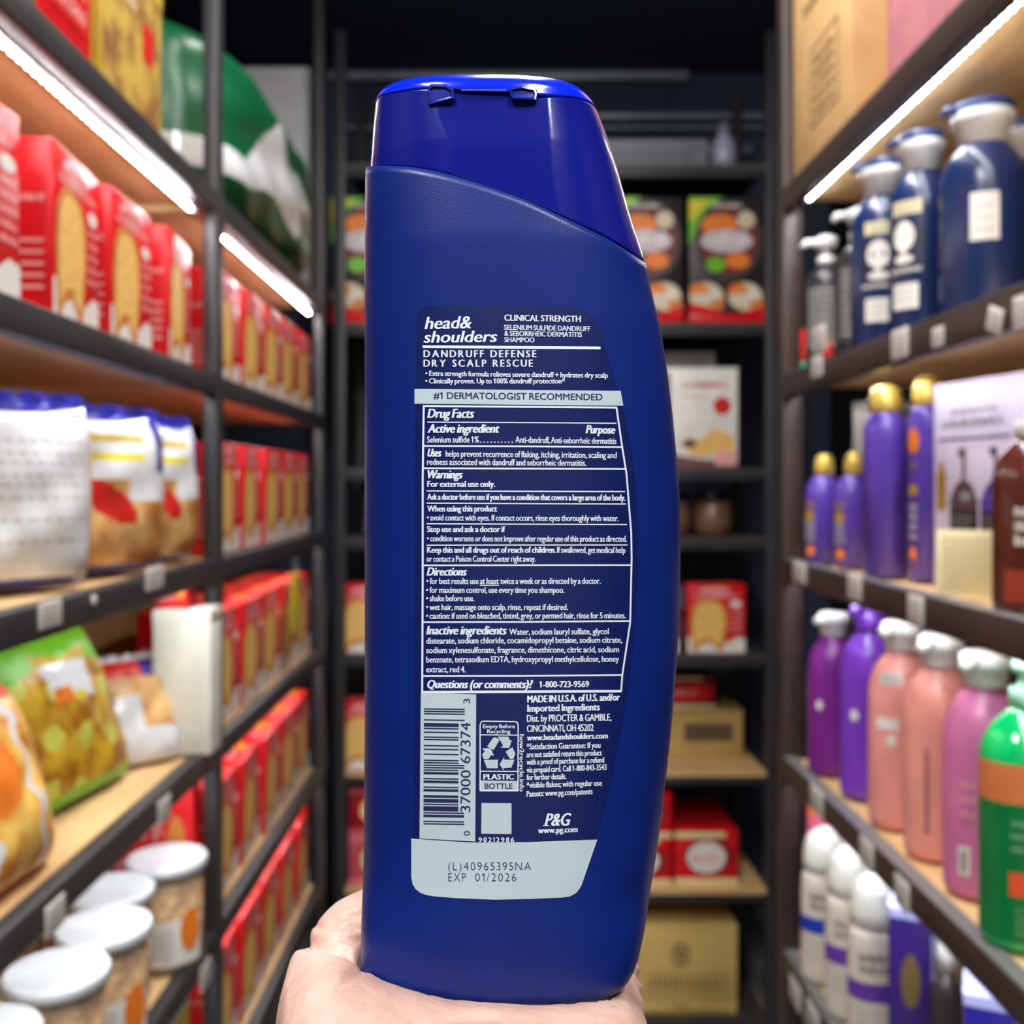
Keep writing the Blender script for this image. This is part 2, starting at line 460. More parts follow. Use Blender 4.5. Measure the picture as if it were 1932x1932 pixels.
b.rect(fr2, -.15, .33, .02, .52, 1); b.scrawl(fr2, -.1, .31, .1, .04, 2, .001, 1)
b.build('carton_body', [grey_card, dgreen, grey_l], t); MB().box((-.1705, -.02, .59), (.1705, .0, .5912)).build('carton_tape', grey_l, t)

# ------------------------------------------------------------------ bread bags on the third left shelf
def r_back(u, v, s):
    if v > .88 or v < -.86: return 1
    if abs(u) > .86: return 2
    if -.75 < u < .75 and -.55 < v < .6 and int((v+2)*26) % 3 == 0 and (math.sin(u*40+v*90) > -.5): return 3
    return 0
def r_front(u, v, s):
    if v > .9 or v < -.88: return 1
    if abs(u) > .72 and v > .25: return 1
    if v > .18-.25*(u > .2): 
        if .42 < v < .52 and -.5 < u < .45: return 4
        if .62 < v < .74 and -.5 < u < .5: return 5
        return 0
    if (u+.15)**2/.22+(v+.12+.5*u)**2/.045 < 1: return 6
    return 2
BM = [film_white, film_blue, bread, grey_l, yellow, yellow_d, red_p]
def bag(name, label, loc, rz, w, h, d, mats, reg, seed, lean=0, wr=.05, top=film_blue, grp=None, cat='snack bag', fin=True, lean_x=0):
    t = thing(name, label, cat, loc, rz, grp); t.rotation_euler = (lean_x, lean, rz)
    pillow('bag_body', w, h, d, mats, reg, t, 40, 44, 3.2, wr, seed)
    if fin:
        b = MB(); n = 24; vs = []
        for i in range(n+1):
            y = -w*.46+w*.92*i/n
            vs += [(.003*math.sin(i*1.9), y, h*.985), (.006*math.sin(i*1.3+1), y*1.02, h*1.05+.003*math.sin(i*2.3)), ]
        b.add(vs, [[2*i, 2*i+2, 2*i+3, 2*i+1] for i in range(n)], 0, True)
        b.build('top_seal', top, t)
    return t
g = 'bags of toasted bread'
bag('bread_bag', 'bread bag with its white printed back turned out, left of the other bread bags', (-.53, 1.085, LA[2]+.001), -.55, .185, .205, .085, BM, r_back, 1, grp=g)
bag('bread_bag', 'white topped bread bag with yellow bar and red swoosh, between two bread bags', (-.520, 1.275, LA[2]+.001), -.5, .215, .205, .085, BM, r_front, 2, grp=g)
bag('bread_bag', 'bread bag with navy corners standing nearest the steel post', (-.515, 1.455, LA[2]+.001), -.42, .185, .205, .08, BM, r_front, 5, grp=g)
t = thing('orange_tub', 'round orange lid showing behind the bread bags beside the post', 'tub', (-.60, 1.35, LA[2]))
MB().lathe([(.03, 0), (.033, .19), (.03, .2)], 20).build('tub_body', orange, t)
MB().lathe([(.034, .2), (.034, .212), (.02, .222), (.002, .224)], 20).build('tub_lid', orange, t)

# ------------------------------------------------------------------ fourth left shelf: crisps, white carton
def r_veg(u, v, s):
    if v > .55+.25*abs(u): return 1
    if abs(u) > .5 and v > .35+.3*(1-abs(u)): return 1
    if v < -.86: return 1
    if .05 < v and abs(u) < .62-.3*(1-v): 
        if .52 < v < .66: return 4
        if v < .25 and -.35 < u < -.05: return 5
        if v < .12 and -.2 < u < .2: return 6
        return 0
    if math.sin(u*7+v*3)*math.sin(v*8-u*5+1) > .45: return 3
    return 2
VM = [film_white, green, chips, chips_g, yellow_d, orange, yellow]
def r_pep(u, v, s):
    if v > .55: return 1 if u < .3 else 2
    if v > .2: return 3
    if u > .0: return 3 if v > -.45 else 0
    return 0
bag('crisp_bag', 'bright green topped bag of vegetable crisps leaning back on the fourth left shelf', (-.535, 1.285, LA[3]+.004), -.16, .225, .225, .075, VM, r_veg, 3, lean=-.38, top=green, grp='snack bags on the fourth left shelf')
bag('crisp_bag', 'small red and white snack bag lying before the white carton', (-.512, 1.437, LA[3]+.004), -.75, .115, .155, .06, [film_white, red_p, film_blue, bread], r_pep, 8, lean=-.5, top=film_white, grp='snack bags on the fourth left shelf')
def r_nood(u, v, s):
    if abs(abs(u)-.42-.07*math.sin(v*14)) < .06: return 0
    if v > .75: return 3
    return 2 if (u+.2)**2+(v-.1)**2 < .16 else 1
bag('noodle_bag', 'yellow snack bag with wavy white edge stripes, near end of the fourth left shelf', (-.490, .985, LA[3]+.003), -.05, .20, .20, .08, [film_white, noodle, orange, red_p], r_nood, 4, lean=-.32, top=film_white, grp='snack bags on the fourth left shelf')
t = thing('white_carton', 'plain white carton standing upright against the steel post', 'carton', (-.476, 1.518, LA[3]+.0005))
b = MB(); b.box((-.043, -.029, 0), (.043, .029, .205), 0, bevel=.002); b.build('carton_body', M('ivory_card', (232, 234, 222), .5), t)
MB().box((-.043, -.0292, .196), (.043, .029, .2155)).build('carton_lid', M('ivory_card2', (238, 238, 230), .5), t)
RB = [red, pink_print, cracker_edge]
t = thing('green_pouch', 'dark green zip pouch poking out low at the left edge', 'pouch', (-.475, .875, LA[4]))
pillow('pouch_body', .10, .12, .03, [M('dark_green_film', (20, 110, 84), .3), film_white], lambda u, v, s: 1 if v > .8 else 0, t, 16, 16, 3, .03)
# ------------------------------------------------------------------ granola tubs
t = thing('granola_tub', 'clear granola tub with white lid, beside the steel post, whole label showing', 'tub', (-.488, 1.46, LA[4]), group='clear granola tubs with white lids')
R = .053
MB().lathe([(.05, .001), (R-.001, .004), (R-.001, .128), (.049, .136)], 36).build('tub_wall', clear, t)
MB().lathe([(.047, .004), (R-.0035, .007), (R-.0035, .118), (.03, .124), (.001, .126)], 36).build('granola_fill', granola, t)
lid = MB().lathe([(.050, .135), (.0565, .136), (.057, .146), (.055, .150), (.052, .1505), (.050, .148), (.001, .147)], 40).build('tub_lid', lid_white, t)
lb = MB(); aim = -PI/2+.35
lb.arc(R-.0008, .012, .075, aim-1.1, aim+1.0, 0); lb.arc_ell(R-.0008, .058, .03, aim+.62, .30, 1, off=.0018)
for k in range(5): lb.arc_scrawl(R-.0008, .022+.009*k, .006, aim-.75, aim+.1, 2, seed=k)
lb.build('tub_label', [white_card, orange, grey_l], t)
tubs = [(-.525, 1.345, 'clear granola tub set back behind its neighbour, lid half hidden'), (-.49, 1.235, 'clear granola tub, third of the row from the steel post'),
        (-.497, 1.12, 'clear granola tub with the largest fully seen white lid'), (-.515, .99, 'clear granola tub cut off by the left edge of the photo'), (-.62, 1.46, 'clear granola tub behind the one beside the steel post')]
for k, (x, y, l) in enumerate(tubs): dup(t, (x, y, LA[4]), l, rotz=.15*k)
t = thing('white_box', 'small white box with a green side low down before the left post', 'box', (-.50, 1.42, LA[5]))
b = MB(); b.box((-.035, -.07, 0), (.035, .07, .225), 0, bevel=.002); b.rect(((.035, 0, 0), (0, 1, 0), (0, 0, 1), (1, 0, 0)), -.069, .01, .069, .215, 1)
b.build('box_body', [white_card, yellow_d], t)

# ------------------------------------------------------------------ right shelf, top: cartons
t = thing('printed_carton', 'brown carton with black printing on top of the right unit by the post', 'carton', (RW+.01, 1.62, RA[0]))
b = MB(); b.box((0, -.14, 0), (.30, .15, .40), 0, bevel=.002)
fl = ((0, 0, 0), (0, -1, 0), (0, 0, 1), (-1, 0, 0))
for k, (z, w) in enumerate(((.30, .17), (.26, .14), (.36, .16))): b.scrawl(fl, -.09, z, w, .026, 1, .0006, k)
for q in ((-.05, .06, .085, .064), (-.05, .186, .085, .19), (-.05, .06, -.046, .19), (.081, .06, .085, .19)): b.rect(fl, *q, 1, .0007)
for k in range(5): b.scrawl(fl, -.035, .075+.021*k, .10, .013, 1, .0007, 20+k)
b.build('carton_body', [kraft, ink], t)
MB().box((-.0006, -.1405, .38), (.3, .1505, .4006)).build('carton_flap', kraft, t)
t = thing('pink_carton', 'plain pink carton on top of the right unit, before the brown carton', 'carton', (RW+.01, 1.12, RA[0]))
b = MB(); b.box((0, -.3, 0), (.30, .22, .38), 0, bevel=.002)
for k in range(9): b.rect(fl, -.215+.006*k*k*.6, .004, -.2135+.006*k*k*.6, .376, 1, .0006)
b.build('carton_body', [pink_box, M('pink_card_stripe', (216, 138, 150), .5)], t)
MB().box((-.0006, -.3, .34), (.3, .22, .3806)).build('carton_flap', pink_box, t)

# ------------------------------------------------------------------ pump bottles
def bottle_profile(r, h, neck=.35, sh=.78, base=.9):
    return [(r*base*.6, 0), (r*base, .001), (r*.985, .006), (r, .014), (r, h*sh*.85), (r*.97, h*sh*.92), (r*.86, h*sh*.97), (r*.66, h*sh*1.02), (r*neck*1.15, h*sh*1.05), (r*neck, h*sh*1.08)]
def navy_bottle(label, x, y, s, face):
    t = thing('pump_bottle', label, 'pump bottle', (x, y, RA[1]), group='navy bottles with white collars')
    r, h = .044*s, .27
    MB().lathe([(r*.7, 0), (r*.95, .001), (r, .006), (r, .165), (r*.985, .18), (r*.92, .193), (r*.78, .206), (r*.62, .215), (r*.56, .22)], 40).build('bottle_body', navy, t)
    MB().lathe([(r*.60, .219), (r*.62, .243), (r*.74, .246), (r*.76, .254), (r*.70, .259), (r*.2, .259)], 32).build('collar', white_p, t)
    cp = MB(); cp.lathe([(r*.2, .259), (r*.70, .2595), (r*.73, .264), (r*.70, .270), (r*.1, .271)], 32)
    cp.tube([(0, 0, .264), (r*.9*math.cos(face-.9), r*.9*math.sin(face-.9), .263), (r*1.05*math.cos(face-.9), r*1.05*math.sin(face-.9), .257)], [.006, .006, .004])
    cp.build('pump_cap', M('navy_cap', (46, 66, 120), .3), t)
    return t, r
def navy_label(t, r, face, full=True):
    b = MB()
    b.arc(r, .035, .068, face-.12, face+.75, 0) if full else b.arc(r, .095, .152, face+.1, face+.75, 0)
    for k in range(3): b.arc_scrawl(r, .042+.008*k if full else .105+.014*k, .005, face+.0 if full else face+.2, face+.6, 3, seed=k, off=.001)
    if full:
        b.arc(r, .158, .176, face-.15, face+.85, 1)
        for k in range(2): b.arc_scrawl(r, .161+.007*k, .005, face, face+.7, 3, seed=k, off=.001)
        b.arc(r, .082, .150, face-.35, face+.95, 2, off=.0004)
        b.arc_ell(r, .130, .020, face+.28, .36, 0, off=.0010); b.arc(r, .098, .125, face+.20, face+.36, 0, off=.001)
        b.arc_ell(r, .100, .006, face+.28, .32, 0, off=.001); b.arc(r, .083, .088, face-.25, face+.85, 3, off=.001)
    b.build('bottle_label', [white_card, beige_card, navy_d, grey_l], t)
for (x, y, s, f, full, l) in ((.588, 1.235, 1.12, -2.2, False, 'largest navy pump bottle, plain side with a white sticker turned to the aisle'),
                              (.556, 1.34, .92, -2.6, True, 'navy pump bottle half hidden behind the largest one, tree emblem at its side'),
                              (.548, 1.455, 1.0, -2.15, True, 'navy pump bottle with a white tree emblem and two cream stickers'),
                              (.665, 1.30, 1.0, -2.2, False, 'navy pump bottle cut off by the right edge of the photo')):
    t, r = navy_bottle(l, x, y, s, f); navy_label(t, r, f-.2, full)
def dark_pump(label, x, y, z, r, h, seed):
    t = thing('pump_bottle', label, 'pump bottle', (x, y, z), group='dark bottles by the right post')
    MB().lathe(bottle_profile(r, h, .3, .72), 26).build('bottle_body', M('charcoal_plastic', (40, 40, 44), .3), t)
    b = MB(); b.lathe([(r*.42, h*.775), (r*.45, h*.84), (r*.2, h*.85), (r*.2, h*.9), (r*.5, h*.9), (r*.52, h*.98), (r*.3, h)], 20)
    b.tube([(0, 0, h*.95), (-r*1.1, -.005, h*.94), (-r*1.25, -.006, h*.91)], [.007, .006, .005]); b.build('pump_head', white_p, t)
    b = MB(); b.arc(r, h*.12, h*.62, -2.9, -1.3, 0)
    for k in range(9): b.arc_scrawl(r, h*(.16+.05*k), .007, -2.8, -1.5, 1, seed=seed+k)
    b.arc(r, h*.08, h*.2, -2.0, -1.6, 2, off=.0012)
    b.build('bottle_label', [M('charcoal_label', (64, 62, 64), .5), grey_l, red_p], t)
dark_pump('dark pump bottle with silvery label and white pump, closest to the right post', .545, 1.70, RA[1], .034, .225, 1)
dark_pump('dark pump bottle with white pump beside the tree emblem bottle', .565, 1.60, RA[1], .034, .245, 40)
t = thing('red_tube', 'small red and green tube at the foot of the dark bottles', 'tube', (.515+.02, 1.765, RA[1]))
MB().lathe([(.012, 0), (.014, .002), (.014, .075), (.006, .08)], 16).build('tube_body', red_p, t); MB().lathe([(.0145, 0), (.0145, .02)], 16).build('tube_cap', teal, t)

# ------------------------------------------------------------------ purple bottles on the third right shelf
def purple_bottle(label, x, y, r, h, wide, grp, seed):
    t = thing('spray_bottle', label, 'hair product bottle', (x, y, RA[2]), group=grp)
    ch = h*.15 if wide else h*.20
    hb = h-ch
    if wide: prof = [(r*.8, 0), (r, .003), (r*1.0, hb*.86), (r*.97, hb*.92), (r*.85, hb*.97), (r*.72, hb)]
    else: prof = [(r*.85, 0), (r, .003), (r, hb*.72), (r*.94, hb*.84), (r*.78, hb*.93), (r*.55, hb)]
    sy = 1 if wide else .8
    MB().lathe(prof, 32, sx=1, sy=sy).build('bottle_body', purple, t)
    q = r*(.74 if wide else .50)
    MB().lathe([(q, hb), (q*1.02, hb+ch*.25), (q*.98, hb+ch*.6), (q*.8, hb+ch*.85), (q*.45, h*.995), (.001, h)], 28).build('bottle_cap', gold, t)
    b = MB(); f = -2.72
    if wide and seed == 1:
        for k in range(4): b.arc_scrawl(r, hb*(.40+.05*k), .006, -1.55, -1.25, 3, seed=k)
    elif wide:
        b.arc_ell(r, hb*.80, .018, f, .38, 0); b.arc_ell(r, hb*.52, .008, f, .3, 1); b.arc_ell(r, hb*.16, .009, f, .2, 0)
        for k in range(4): b.arc_scrawl(r, hb*(.24+.055*k), .010, f-.25, f+.25, 2, seed=seed+k)
        b.arc_scrawl(r, hb*.64, .012, f-.25, f+.2, 1, seed=seed)
    else:
        b.arc_ell(r, hb*.15, .009, f+.1, .3, 0, sy=sy); b.arc_ell(r, hb*.55, .010, f, .4, 1, sy=sy)
        for k in range(5): b.arc_scrawl(r, hb*(.26+.05*k), .006, f-.4, f+.4, 2, sy=sy, seed=seed+k)
        b.arc_scrawl(r, hb*.64, .012, f-.4, f+.4, 1, sy=sy, seed=seed)
    b.build('bottle_print', [orange, gold_ink, grey_l, navy_d], t)
purple_bottle('tall purple spray can with a rounded gold cap, plain side out', .552, 1.455, .031, .277, True, 'purple hair products', 1)
purple_bottle('tall purple spray can with an orange dot, beside the lavender box', .585, 1.39, .026, .283, True, 'purple hair products', 9)
purple_bottle('short purple bottle with gold cap, closest to the right post', .543, 1.705, .031, .185, False, 'purple hair products', 20)
purple_bottle('short purple bottle half hidden behind the tall spray can', .562, 1.615, .030, .185, False, 'purple hair products', 31)
t = thing('grey_box', 'grey printed box standing behind the short purple bottles', 'box', (.70, 1.70, RA[2]))
b = MB(); b.box((-.10, -.03, 0), (.09, .03, .27), 0, bevel=.002)
f3 = ((0, -.03, 0), (1, 0, 0), (0, 0, 1), (0, -1, 0))
for k in range(6): b.scrawl(f3, -.08, .08+.028*k, .12, .012, 1, .0006, k)
b.rect(f3, -.07, .245, .02, .255, 2); b.ell(f3, .0, .19, .02, .02, 1)
b.build('box_body', [M('warm_grey_card', (168, 164, 156), .6), grey_t, ink], t); MB().box((-.1, -.0302, .262), (.09, .03, .2705)).build('box_lid', grey_l, t)
# lavender gift box
Pa = Vector((.568, 1.33)); Pb = Vector((.600, 1.155)); d = (Pb-Pa); wb = d.length; ang = math.atan2(d.y, d.x)
t = thing('gift_box', 'lavender gift box with two pictured pump bottles and an arched window print', 'gift box', (Pa.x, Pa.y, RA[2]), ang, None)
b = MB(); b.box((0, 0, 0), (wb, .07, .262), 0, bevel=.002)
fg = ((0, 0, 0), (1, 0, 0), (0, 0, 1), (0, -1, 0))
b.scrawl(fg, wb*.22, .222, wb*.5, .007, 1, .0006, 2); b.scrawl(fg, wb*.12, .205, wb*.66, .013, 1, .0006, 4); b.rect(fg, wb*.05, .189, wb*.85, .192, 2)
for cx, cm in ((.36, 4), (.70, 3)):
    b.rect(fg, wb*(cx-.018), .135, wb*(cx+.018), .176, 4, .0007); b.rect(fg, wb*(cx-.06), .168, wb*(cx+.02), .178, 4, .0007)
    b.poly(fg, [(wb*(cx-.155), .035), (wb*(cx+.155), .035), (wb*(cx+.155), .112), (wb*(cx+.10), .13), (wb*(cx+.03), .138), (wb*(cx-.03), .138), (wb*(cx-.10), .13), (wb*(cx-.155), .112)], cm, .0008)
    b.rect(fg, wb*(cx-.145), .05, wb*(cx+.145), .10, 5, .0010)
    for k in range(5): b.scrawl(fg, wb*(cx-.12), .056+.0085*k, wb*.22, .005, 6, .0013, k)
    b.ell(fg, wb*(cx+.02), .118, wb*.07, .006, 1, .0012)
b.rect(fg, wb*.05, .1, wb*.15, .15, 7, .0007); b.ell(fg, wb*.1, .155, wb*.03, .008, 7, .0007)
b.build('box_body', [lav, grey_t, deep_violet, purple, M('dusk_brown_print', (92, 66, 74), .5), black_card, grey_t, gold_ink], t)
MB().box((-.0004, -.0004, .252), (wb+.0004, .0704, .2628)).build('box_lid', lav, t)
t = thing('sign_card', 'small cream card with tiny print leaning before the lavender box', 'sign card', (.536, 1.165, RA[2]+.004)); t.rotation_euler = (-.12, 0, -.35)
b = MB(); b.box((-.032, -.001, 0), (.034, .001, .076), 0, bevel=.0004)
for k in range(9): b.scrawl(((0, -.001, 0), (1, 0, 0), (0, 0, 1), (0, -1, 0)), -.026, .008+.007*k, .052, .0035, 1, .0004, k)
b.build('card_sheet', [beige_card, M('cream_ink', (190, 160, 110), .6)], t); MB().box((-.03, .001, -.001), (.03, .02, .003)).build('card_foot', clear, t)
t = thing('sauce_bottle', 'brown bottle with white cap and label at the right edge', 'bottle', (.553, 1.055, RA[2]))
MB().lathe([(.03, 0), (.037, .002), (.038, .01), (.038, .135), (.034, .158), (.02, .175), (.014, .182)], 30).build('bottle_body', brown_p, t)
MB().lathe([(.016, .181), (.017, .198), (.014, .2), (.001, .2)], 20).build('bottle_cap', white_p, t)
b = MB(); f = -2.25
for k, z in enumerate((.10, .085, .07)): b.arc_scrawl(.038, z, .011, f-.2, f+.9, 0, seed=k)
b.build('bottle_label', white_card, t); b = MB(); b.arc(.038, .012, .045, f-.5, f+.9, 0); b.build('lower_label', M('rust_label', (150, 54, 34), .4), t)

# ------------------------------------------------------------------ fourth right shelf: shampoo bottles
def squeeze(label, x, y, r, h, mat, capmat, grp, face, seed, style=0, sx=1.0, sy=.82, rz=0.0):
    t = thing('shampoo_bottle', label, 'shampoo bottle', (x, y, RA[3]), rz, grp)
    prof = [(r*.75, 0), (r*.93, .002), (r*.985, .008), (r, .018), (r, h*.60), (r*.985, h*.66), (r*.93, h*.72), (r*.80, h*.78), (r*.60, h*.825), (r*.48, h*.845), (r*.46, h*.87)]
    MB().lathe(prof, 40, sx=sx, sy=sy).build('bottle_body', mat, t)
    if style == 1:
        b = MB(); b.lathe([(r*.46, h*.86), (r*.50, h*.865), (r*.50, h*.93), (r*.46, h*.94), (r*.40, h*.955), (r*.30, h*1.0), (r*.2, h*1.005)], 26)
        b.tube([(0, 0, h*.98), (-r*.55, -r*.2, h*.975), (-r*.75, -r*.27, h*.955)], [.010, .009, .006]); b.build('pump_head', capmat, t)
    else:
        b = MB(); b.lathe([(r*.50, h*.865), (r*.52, h*.87), (r*.52, h*.93), (r*.60, h*.935), (r*.61, h*.985), (r*.5, h), (r*.1, h*1.004)], 28)
        b.tube([(0, 0, h*.968), (-r*.6, -r*.45, h*.968), (-r*.9, -r*.62, h*.955)], [.010, .009, .006]); b.build('pump_head', capmat, t)
    b = MB()
    if style == 2:
        b.arc(r, h*.70*.7, h*.78*.7, face-.2, face+.5, 0, sx=sx, sy=sy)
    if style in (0, 1):
        b.arc_ell(r, h*.44, h*.03, face, .14, 0, sx=sx, sy=sy)
    if style == 3:
        b.arc(r, h*.13, h*.52, face-.1, face+.04, 1, sx=sx, sy=sy)
        for k in range(12): b.arc(r, h*(.14+.03*k), h*(.155+.03*k), face-.08, face+.02, 2, sx=sx, sy=sy, off=.0012)
    if style == 4:
        b.arc(r, h*.10, h*.22, face-.15, face+.15, 0, sx=sx, sy=sy)
        for k in range(7): b.arc(r, h*(.115+.013*k), h*(.122+.013*k), face-.08, face+.08, 2, sx=sx, sy=sy, off=.0012)
        b.build('barcode_sticker', [white_card, ink, ink], t); b = MB()
        for k in range(3): b.arc_scrawl(r, h*(.34+.06*k), .008, face-.1, face+.3, 3, sx=sx, sy=sy, seed=k)
    if style == 2 or not b.v: b.arc_ell(r, h*.44, h*.03, face+.3, .14, 0, sx=sx, sy=sy)
    b.build('bottle_print', [white_card, M('faint_print', (206, 132, 128), .5), ink, pink_print], t)
    return t
g = 'large shampoo bottles on the fourth right shelf'
squeeze('plum bottle with white cap, tucked closest to the right post', .560, 1.705, .044, .27, magenta_p, white_p, g, -2.4, 1, 0)
squeeze('bright violet bottle with a violet pump', .575, 1.575, .048, .30, violet, violet, g, -2.4, 2, 1)
t = squeeze('salmon pink bottle with a white sticker on its shoulder', .572, 1.443, .048, .290, salmon, white_p, g, -2.5, 3, 2)
b = MB(); b.arc(.0432, .205, .222, -2.6, -1.9, 0, sy=.82, off=.003)
for k in range(3): b.arc_scrawl(.0432, .207+.005*k, .004, -2.5, -2.0, 1, sy=.82, seed=k, off=.0035)
b.build('shoulder_sticker', [white_card, grey_l], t)
squeeze('peach pink bottle with a strip of fine vertical print', .576, 1.325, .048, .288, salmon2, white_p, g, -2.25, 4, 3)
squeeze('mauve pink bottle with a white barcode sticker', .577, 1.205, .049, .286, mauve, white_p, g, -2.45, 5, 4)
squeeze('hidden white capped pink bottle behind the violet one', .655, 1.53, .040, .29, salmon, white_p, g, -2.4, 6, 0)
t = thing('mouthwash_bottle', 'wide green bottle with copper and orange label bands at the right edge', 'shampoo bottle', (.560, 1.075, RA[3]), .15, g)
MB().lathe([(.03, 0), (.05, .002), (.053, .01), (.054, .02), (.054, .20), (.051, .214), (.040, .232), (.024, .245), (.017, .25)], 44, sx=.95, sy=.72).build('bottle_body', bgreen, t)
b = MB(); b.lathe([(.019, .249), (.019, .268), (.012, .27), (.009, .285), (.016, .286), (.016, .297), (.004, .30)], 24); b.build('bottle_neck', M('frosted_green', (170, 226, 196), .3), t)
b = MB(); f = -2.3; K = dict(sx=.95, sy=.72)
b.arc(.054, .012, .155, f-1.2, f+1.6, 0, **K, k=30); b.arc(.054, .155, .196, f-1.2, f+1.6, 1, **K, k=30)
b.arc(.054, .060, .085, f-.15, f+.62, 2, **K, off=.0012)
b.arc_scrawl(.054, .176, .010, f+.2, f+1.4, 3, **K, seed=1); b.arc_scrawl(.054, .162, .008, f+.5, f+1.4, 3, **K, seed=2)
for k in range(3): b.arc_scrawl(.054, .132-.013*k, .008, f-.1, f+.6, 4, **K, seed=5+k)
for k in range(4): b.arc_scrawl(.054, .045-.008*k, .004, f, f+1.4, 4, **K, seed=15+k)
b.build('bottle_label', [mgreen, copper, orange_red, cream, M('pale_green_ink', (120, 176, 130), .5)], t)
t = thing('small_packet', 'small white and green packet tucked beside the plum bottle', 'packet', (.555, 1.765, RA[3]))
MB().box((-.02, -.012, 0), (.02, .012, .16), 0, bevel=.003).box((-.0205, -.0125, .11), (.0205, .0125, .13), 1).build('packet_body', [grey_l, M('moss_print', (130, 140, 60), .5)], t)
MB().lathe([(.012, .16), (.014, .17), (.012, .19), (.003, .195)], 14).build('packet_cap', gold, t)

# ------------------------------------------------------------------ bottom right shelf
def white_lotion(label, x, y, h, band, seed):
    t = thing('lotion_bottle', label, 'lotion bottle', (x, y, RA[4]), .25, 'white lotion bottles with coloured bands'); r = .047
    MB().lathe([(r*.8, 0), (r*.97, .003), (r, .012), (r, h*.60), (r*.96, h*.68), (r*.90, h*.72)], 36, sy=.75).build('bottle_body', ivory, t)
    MB().lathe([(r*.90, h*.715), (r*.92, h*.80), (r*.86, h*.90), (r*.68, h*.96), (r*.4, h*.99), (.001, h)], 36, sy=.78).build('bottle_cap', white_p, t)
    b = MB(); f = -2.5; K = dict(sy=.75)
    b.arc(r, h*.34, h*.44, f-1.1, f+1.2, 0, **K, k=24); b.arc(r, h*.34, h*.44, f+.7, f+1.25, 3, **K, off=.001)
    for k in range(2): b.arc_scrawl(r, h*(.50+.06*k), .012, f-.2, f+.9, 1, **K, seed=seed+k)
    for k in range(3): b.arc_scrawl(r, h*(.27-.05*k), .005, f-.3, f+.7, 2, **K, seed=seed+7+k)
    b.build('bottle_print', [band, ink, grey_l, cobalt], t)
white_lotion('white lotion bottle with a cobalt band, closest to the right post', .548, 1.70, .252, cobalt, 1)
white_lotion('white lotion bottle with a plum band, middle of the three', .552, 1.585, .262, M('violet_band', (110, 60, 176), .4), 9)
white_lotion('white lotion bottle with plum and cobalt band, nearest of the three', .550, 1.475, .262, M('violet_band', (110, 60, 176), .4), 21)
def vbox(label, x, y, w, h, dd, mat, seed):
    t = thing('cosmetic_box', label, 'cosmetic box', (x, y, RA[4]), -.45, 'violet cosmetic boxes on the bottom right shelf')
    b = MB(); b.box((-w/2, -dd/2, 0), (w/2, dd/2, h), 0, bevel=.0015)
    q = ((0, -dd/2, 0), (1, 0, 0), (0, 0, 1), (0, -1, 0)); q2 = ((-w/2, 0, 0), (0, -1, 0), (0, 0, 1), (-1, 0, 0))
    b.ell(q, 0, h*.66, w*.22, h*.13, 1); b.ell(q2, 0, h*.70, dd*.24, h*.13, 1); b.scrawl(q, -w*.3, h*.3, w*.6, .01, 2, .0006, seed); b.scrawl(q2, -dd*.35, h*.35, dd*.7, .012, 2, .0006, seed)
    b.ell(q2, 0, h*.45, dd*.3, h*.04, 3)
    b.build('box_body', [mat, M('dull_gold_print', (124, 104, 62), .4), grey_l, magenta_p], t)
    MB().box((-w/2-.001, -dd/2-.001, h-.012), (w/2+.001, dd/2+.001, h+.001)).build('box_lid', lilac_edge, t)
    MB().box((w/2-.002, -dd/2-.001, 0), (w/2+.001, -dd/2+.002, h)).build('box_edge', lilac_edge, t)
vbox('violet cosmetic box with pale lilac lid edge beside the white lotion bottles', .553, 1.36, .055, .272, .09, deep_violet, 3)
vbox('indigo cosmetic box with a gold oval, near end of the bottom right shelf', .550, 1.135, .055, .268, .075, indigo, 6)
t = thing('dark_tube', 'slim black tube with a white tip between the violet boxes', 'tube', (.552, 1.255, RA[4]))
MB().lathe([(.017, 0), (.019, .003), (.019, .2), (.010, .225)], 22).build('tube_body', M('charcoal_tube', (60, 56, 58), .3), t)
MB().lathe([(.011, .225), (.012, .245), (.010, .262), (.004, .268)], 16).build('tube_tip', white_p, t)
b = MB()
for k in range(3): b.arc_scrawl(.019, .12-.03*k, .02, -2.6, -1.8, 0, seed=k)
b.build('tube_print', [grey_l], t)
t = thing('pink_pouch', 'small pink and orange pouch behind the white lotion bottles by the post', 'pouch', (.56, 1.765, RA[4]))
MB().box((-.028, -.01, 0), (.028, .01, .27), 0, bevel=.004).build('pouch_body', M('pink_pouch', (220, 90, 130), .4), t)
MB().box((-.028, -.0104, .255), (.028, .0104, .275)).build('pouch_top', orange, t)

